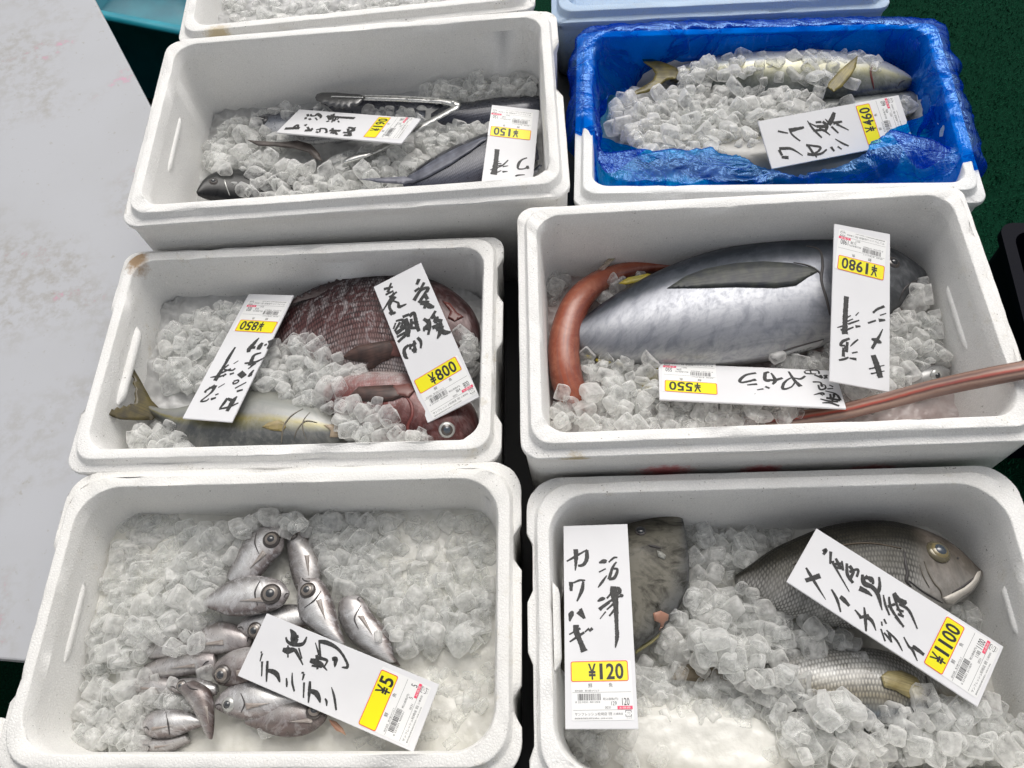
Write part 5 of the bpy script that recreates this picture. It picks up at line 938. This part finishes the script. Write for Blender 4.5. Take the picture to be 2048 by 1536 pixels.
for k in POSE:
    M_ = TAGM[k]; Mi = M_.inverted(); th = .0026
    hw, hl = TW / 2, TL / 2
    bm = bmesh.new(); bmesh.ops.create_cube(bm, size=1)
    for v in bm.verts: v.co = Vector((v.co.x * TW, v.co.y * TL, -th / 2 + v.co.z * th))
    bmesh.ops.bevel(bm, geom=bm.edges[:], offset=.0004, segments=2, affect='EDGES')
    me = bpy.data.meshes.new('price_tag'); bm.to_mesh(me); bm.free(); me.materials.append(M_BOARD)
    bo = bpy.data.objects.new('price_tag', me); COL.objects.link(bo); bo.matrix_world = M_; tag(bo, TLAB[k], 'price tag', 'price tags in the fish boxes')
    vs, fs = strokes(k, M_, Mi, .00012)
    mesh('handwriting', vs, fs, M_BRUSH, bo)
    ox, oy, s = TZ[k]; a, b = YEL[k]
    p0 = np.array(to_plane(k, ox + a[0] / s, oy + a[1] / s, M_, Mi)); p1 = np.array(to_plane(k, ox + b[0] / s, oy + b[1] / s, M_, Mi))
    u = (p1 - p0) / 1081.0; vv = np.array([u[1], -u[0]])      # sheet x right, y down
    if k == '120': pass
    def S(part, z):
        v, f = part; w_ = np.zeros_like(v); x = v[:, 0] - 222; y = v[:, 1] - 312
        w_[:, 0] = p0[0] + u[0] * x + vv[0] * y; w_[:, 1] = p0[1] + u[1] * x + vv[1] * y; w_[:, 2] = z; return w_.tolist(), f
    def part(nm, prt, z, mat, par): v, f = S(prt, z); return mesh(nm, v, f, mat, par)
    pr, tx, cd_ = PRICE[k]
    stk = part('sticker', rrect(212, 120, 1368, 1205, 22), .00035, M_LABEL, bo)
    part('price_border', rrect(208, 118, 1310, 505, 42), .00042, M_RED, stk)
    part('price_panel', rrect(224, 134, 1294, 489, 32), .00049, M_YEL, stk)
    wd = 172 * len(pr); x1 = 1225
    part('price_text', join2([fit_text('¥', x1 - wd - 165, 168, x1 - wd - 15, 470, .022)] + [fit_text(ch, x1 - wd + 172 * i + (52 if ch == '1' else 8), 168, x1 - wd + 172 * (i + 1) - (58 if ch == '1' else 6), 468, .024) for i, ch in enumerate(pr)]), .00056, M_BLACK, stk)
    sm = [fit_text('鮮', 535, 530, 615, 615), fit_text('魚', 925, 530, 1000, 612), fit_text('保存温度　要冷蔵10℃以下', 275, 652, 745, 688), fit_text('0 221031 ' + cd_, 280, 858, 750, 892), fit_text('税込価格(円)', 805, 800, 1090, 855),
          fit_text(tx, 1055 - 33 * len(tx), 868, 1058, 940), fit_text(pr, 1298 - 46 * len(pr), 808, 1298, 942, .006), fit_text('0031', 838, 955, 945, 1000), fit_text('サンフレッシュ松崎店', 265, 1062, 870, 1118),
          fit_text('販売者', 898, 1058, 962, 1118), fit_text('三浦商店', 985, 1072, 1165, 1112), fit_text('静岡県賀茂郡松崎町松崎29-1 0558-43-0500', 262, 1152, 965, 1182), fit_text('プラ', 1245, 1058, 1300, 1110), fit_text('ラップ', 1225, 1155, 1325, 1182)]
    x = 328; i = 0
    while x < 765:
        w_ = rb.choice((4, 5, 7, 10, 14)); sm.append(rect2(x, 724, min(x + w_, 768), 845)); x += w_ + rb.choice((5, 6, 8, 12))
    for (a0, b0, c0, d0) in ((1212, 1032, 1325, 1042), (1212, 1132, 1325, 1142), (1212, 1042, 1222, 1072), (1212, 1102, 1222, 1132), (1315, 1042, 1325, 1072), (1315, 1102, 1325, 1132)): sm.append(rect2(a0, b0, c0, d0))
    part('small_print', join2(sm), .00042, M_BLACK, stk)
    part('ruled_line', join2([rect2(230, 698, 1340, 703), rect2(238, 1018, 1340, 1023)]), .00040, M_BLACK, stk)
    part('red_band', rect2(1068, 952, 1352, 1014), .00047, M_PINK, stk)
    part('band_text', fit_text('お買得', 1105, 966, 1310, 1004), .00052, M_LABEL, stk)
# ---------------------------------------------------------------- steel tongs lying over the ice
ns = N('steel'); _a = ns.noise(ns.add('ShaderNodeMapping', {'Vector': ns.co(), 'Scale': (30, 600, 30)}).outputs[0], 1.0, 2)
ns.P(Base_Color=(.62, .62, .60, 1), Metallic=1.0, Roughness=ns.ramp(_a, [(.3, g(.22)), (.7, g(.36))])); M_STEEL = ns.m
tg = bpy.data.objects.new('tongs', None); COL.objects.link(tg); tag(tg, 'stainless steel tongs opened over the flying fish', 'tongs')
def tz(z0, z1, xa, xb): return lambda p: at(*zp('1', p), z0 + (z1 - z0) * min(1, max(0, (p[0] - xa) / (xb - xa))))
zA = tz(-.035, -.020, 920, 1500)
scal = [(922, 398), (930, 385), (950, 379), (1010, 379), (1060, 384), (1105, 386), (1125, 396), (1122, 408), (1105, 425), (1092, 437), (1075, 432), (1062, 446), (1046, 438), (1034, 447), (1020, 438), (1006, 444), (994, 434), (978, 437), (966, 426), (950, 428), (940, 417), (928, 412)]
patch('scalloped_head', '1', scal, simple('steel_painted_dark_reflection', (.16, .16, .16), .3, 1.0), tg, zA, .0012, (1, 0), .004)  # head steel coloured darker to stand for the dark surroundings it mirrors
patch('arm', '1', [(1105, 388), (1200, 389), (1420, 399), (1500, 410), (1522, 426), (1512, 440), (1484, 438), (1440, 425), (1300, 415), (1120, 409)], M_STEEL, tg, tz(-.033, -.018, 1100, 1500), .0014, (1, 0), .004)
def rail(pts, wd, zf):
    c = scurve([tuple(zf(p)) + (wd,) for p in pts], 30); return ribbon('arm_rim', c, .0012, M_STEEL, tg)
rail([(1115, 392), (1250, 394), (1430, 404)], .0022, tz(-.029, -.014, 1100, 1500)); rail([(1120, 409), (1300, 415), (1440, 423)], .0022, tz(-.029, -.014, 1100, 1500)); rail([(988, 397), (1010, 396), (1120, 400)], .0030, tz(-.030, -.027, 980, 1120))
zB = tz(-.055, -.018, 1010, 1510)
patch('arm', '1', [(1497, 428), (1520, 424), (1510, 446), (1340, 540), (1190, 620), (1030, 690), (1012, 684), (1160, 606), (1330, 518)], M_STEEL, tg, zB, .0014, (1, -.5), .003)
patch('tip', '1', [(1062, 640), (1100, 628), (1150, 622), (1160, 632), (1130, 645), (1070, 664), (1030, 672), (1040, 656)], M_STEEL, tg, tz(-.036, -.030, 1010, 1160), .0014, (1, -.3), .004)
hp = tz(-.010, -.010, 0, 1)((1486, 423)); dome('pivot', hp, (CAM - hp).normalized(), .0035, .0016, M_STEEL, tg)
# ---------------------------------------------------------------- blue plastic bag over the rims of box B
nb_ = N('blue_film'); T_ = nb_.t
co = nb_.co(); wr = nb_.noise(nb_.add('ShaderNodeMapping', {'Vector': co, 'Scale': (1.0, 1.6, 1.3)}).outputs[0], 9, 4, .5, 1.2)
w2 = nb_.noise(nb_.add('ShaderNodeMapping', {'Vector': co, 'Scale': (3.0, 1, 1), 'Rotation': (0, 0, .7)}).outputs[0], 14, 3, .5, 2.0)
ridge = nb_.math('ABSOLUTE', nb_.math('SUBTRACT', wr, .5)); ridge2 = nb_.math('ABSOLUTE', nb_.math('SUBTRACT', w2, .5))
hh = nb_.math('ADD', nb_.math('MULTIPLY', ridge, -2.2), nb_.math('MULTIPLY', ridge2, -1.2))
bmp = nb_.add('ShaderNodeBump', {'Height': hh, 'Strength': .22, 'Distance': .02})
tr = nb_.add('ShaderNodeBsdfTransparent', {'Color': (.0, .50, 1.0, 1)})
df = nb_.add('ShaderNodeBsdfDiffuse', {'Color': (.0, .045, .33, 1), 'Normal': bmp.outputs[0]}); tl = nb_.add('ShaderNodeBsdfTranslucent', {'Color': (.0, .08, .60, 1), 'Normal': bmp.outputs[0]})
gl = nb_.add('ShaderNodeBsdfGlossy', {'Color': (.32, .58, 1, 1), 'Roughness': .09, 'Normal': bmp.outputs[0]})
def mixs(f, a, b):
    n = nb_.n.new('ShaderNodeMixShader')
    if isinstance(f, float): n.inputs[0].default_value = f
    else: T_.links.new(f, n.inputs[0])
    T_.links.new(a, n.inputs[1]); T_.links.new(b, n.inputs[2]); return n.outputs[0]
fr = nb_.add('ShaderNodeFresnel', {'IOR': 1.4, 'Normal': bmp.outputs[0]})
body = mixs(.5, df.outputs[0], tl.outputs[0]); cre = nb_.math('MAXIMUM', nb_.ramp(ridge, [(.0, g(.5)), (.05, g(0))]), nb_.ramp(nb_.noise(co, 7, 3, .5), [(.45, g(0)), (.62, g(.35))]))
sh = mixs(nb_.math('ADD', .20, cre), tr.outputs[0], body); sh = mixs(nb_.math('MULTIPLY', fr.outputs[0], .13), sh, gl.outputs[0])
T_.links.new(sh, nb_.n['Material Output'].inputs['Surface']); M_BAG = nb_.m
inner = [((185, 585), -.030), ((260, 615), -.030), ((360, 640), -.030), ((450, 655), -.028), ((540, 648), -.022), ((700, 652), -.022), ((850, 690), -.018), ((960, 742), -.012), ((1100, 750), -.010), ((1210, 742), -.008), ((1290, 715), -.006), ((1380, 640), .000), ((1450, 585), .001), ((1540, 530), -.002), ((1640, 480), -.010), ((1700, 430), -.040), ((1690, 330), -.065), ((1600, 250), -.078), ((1440, 200), -.078), ((1200, 185), -.078), ((900, 190), -.078), ((600, 200), -.078), ((420, 215), -.075), ((320, 250), -.072), ((280, 330), -.065), ((245, 420), -.050), ((190, 500), -.040)]
pol = []
for p, z in inner:
    q = B.mi @ at(*zp('2', p), z); fr0 = z > -.052; pol.append((math.atan2(q.y, q.x), math.hypot(q.x, q.y) * (1 if fr0 else .86), q.z if fr0 else -.105))
pol.sort(); NA, NR = 320, 34
def pin(a):
    ext = [(pol[-1][0] - 2 * math.pi,) + pol[-1][1:]] + pol + [(pol[0][0] + 2 * math.pi,) + pol[0][1:]]
    for i in range(len(ext) - 1):
        if ext[i][0] <= a <= ext[i + 1][0]:
            t = (a - ext[i][0]) / (ext[i + 1][0] - ext[i][0] + 1e-9); t = t * t * (3 - 2 * t); return ext[i][1] + (ext[i + 1][1] - ext[i][1]) * t, ext[i][2] + (ext[i + 1][2] - ext[i][2]) * t
    return pol[0][1:]
def rectr(a, off, r=.03):
    hw, hd = B.w / 2 + off, B.d / 2 + off; c, s_ = math.cos(a), math.sin(a)
    n_ = 9.0; return 1 / ((abs(c) / hw) ** n_ + (abs(s_) / hd) ** n_) ** (1 / n_)
vs = []; fs = []
for i in range(NA):
    a = -math.pi + 2 * math.pi * i / NA; s_, c_ = math.sin(a), math.cos(a)
    # how far this bearing lies on the front side, where the bag is tucked inside the rim
    rr = rectr(a, 0); yy = rr * s_; xx = rr * c_
    fr_ = 1 if yy < -B.d / 2 * .97 else 0
    side = max(0, min(1, (-yy - .05) / .10)) if abs(xx) > B.w / 2 * .9 else 0
    ri, zi = pin(a); ofs = .020 + .012 * noise.noise(Vector((a * 5, 1, 2))) + .008 * noise.noise(Vector((a * 17, 4, 2)))
    drop = .045 + .02 * noise.noise(Vector((a * 4, 9, 2)))
    if xx < 0: sk = max(0.0, min(1.0, (yy + .10) / .07))
    else: sk = max(0.0, min(1.0, (yy + .165) / .05))
    if fr_: sk = 0
    outer = [(rectr(a, .030 + ofs * .6), -.012 - drop), (rectr(a, .031 + ofs * .45), -.020), (rectr(a, .029 + ofs * .2), -.001), (rectr(a, .016), .006), (rectr(a, .002), .005), (rectr(a, -.004), -.004)]
    tuck = [(rectr(a, -.010), -.090), (rectr(a, -.008), -.070), (rectr(a, -.006), -.050), (rectr(a, -.005), -.030), (rectr(a, -.007), -.012), (rectr(a, -.014), -.008)]
    prof = [(o_[0] * sk + t_[0] * (1 - sk), o_[1] * sk + t_[1] * (1 - sk)) for o_, t_ in zip(outer, tuck)]
    wz = zi; r3 = prof[-1][0]
    if yy < -B.d / 2 * .6: prof += [(r3 * .55 + ri * .45, max(-.014, wz + .004)), (ri + .006, wz + .003), (ri, wz)]
    else: prof += [(rectr(a, -.011), -.04), (max(ri, rectr(a, -.045)) * .5 + rectr(a, -.018) * .5, -.068), (ri, wz)]
    cc = scurve(prof, NR)
    for j in range(NR):
        r_, z = cc[j]; t = j / (NR - 1); amp = .0030 + .0045 * (1 - t) ** 2 * sk + .0055 * t
        nv = Vector((r_ * c_ * 15, r_ * s_ * 15, z * 15)); nr = (abs(noise.noise(nv)) * 2 - .5 + .3 * (abs(noise.noise(nv * 2.7)) * 2 - .5)) + .6 * noise.noise(Vector((a * 22, t * 3, 0)))
        nz = abs(noise.noise(nv + Vector((7, 3, 1)))) * 2 - .5
        over = .0012 if (4 <= j) else 0
        vs.append(((r_ + nr * amp * (.35 if sk > 0 and .3 < t < .6 else 1)) * c_, (r_ + nr * amp * (.35 if sk > 0 and .3 < t < .6 else 1)) * s_, z + abs(nz) * amp * .9 + over))
for i in range(NA):
    for j in range(NR - 1):
        i2 = (i + 1) % NA; fs.append((i * NR + j, i * NR + j + 1, i2 * NR + j + 1, i2 * NR + j))
bag = mesh('plastic_bag', vs, fs, M_BAG, smooth=True); bag.matrix_world = B.mw
tag(bag, 'crumpled translucent blue plastic bag draped over the rims of a foam box', 'plastic bag')
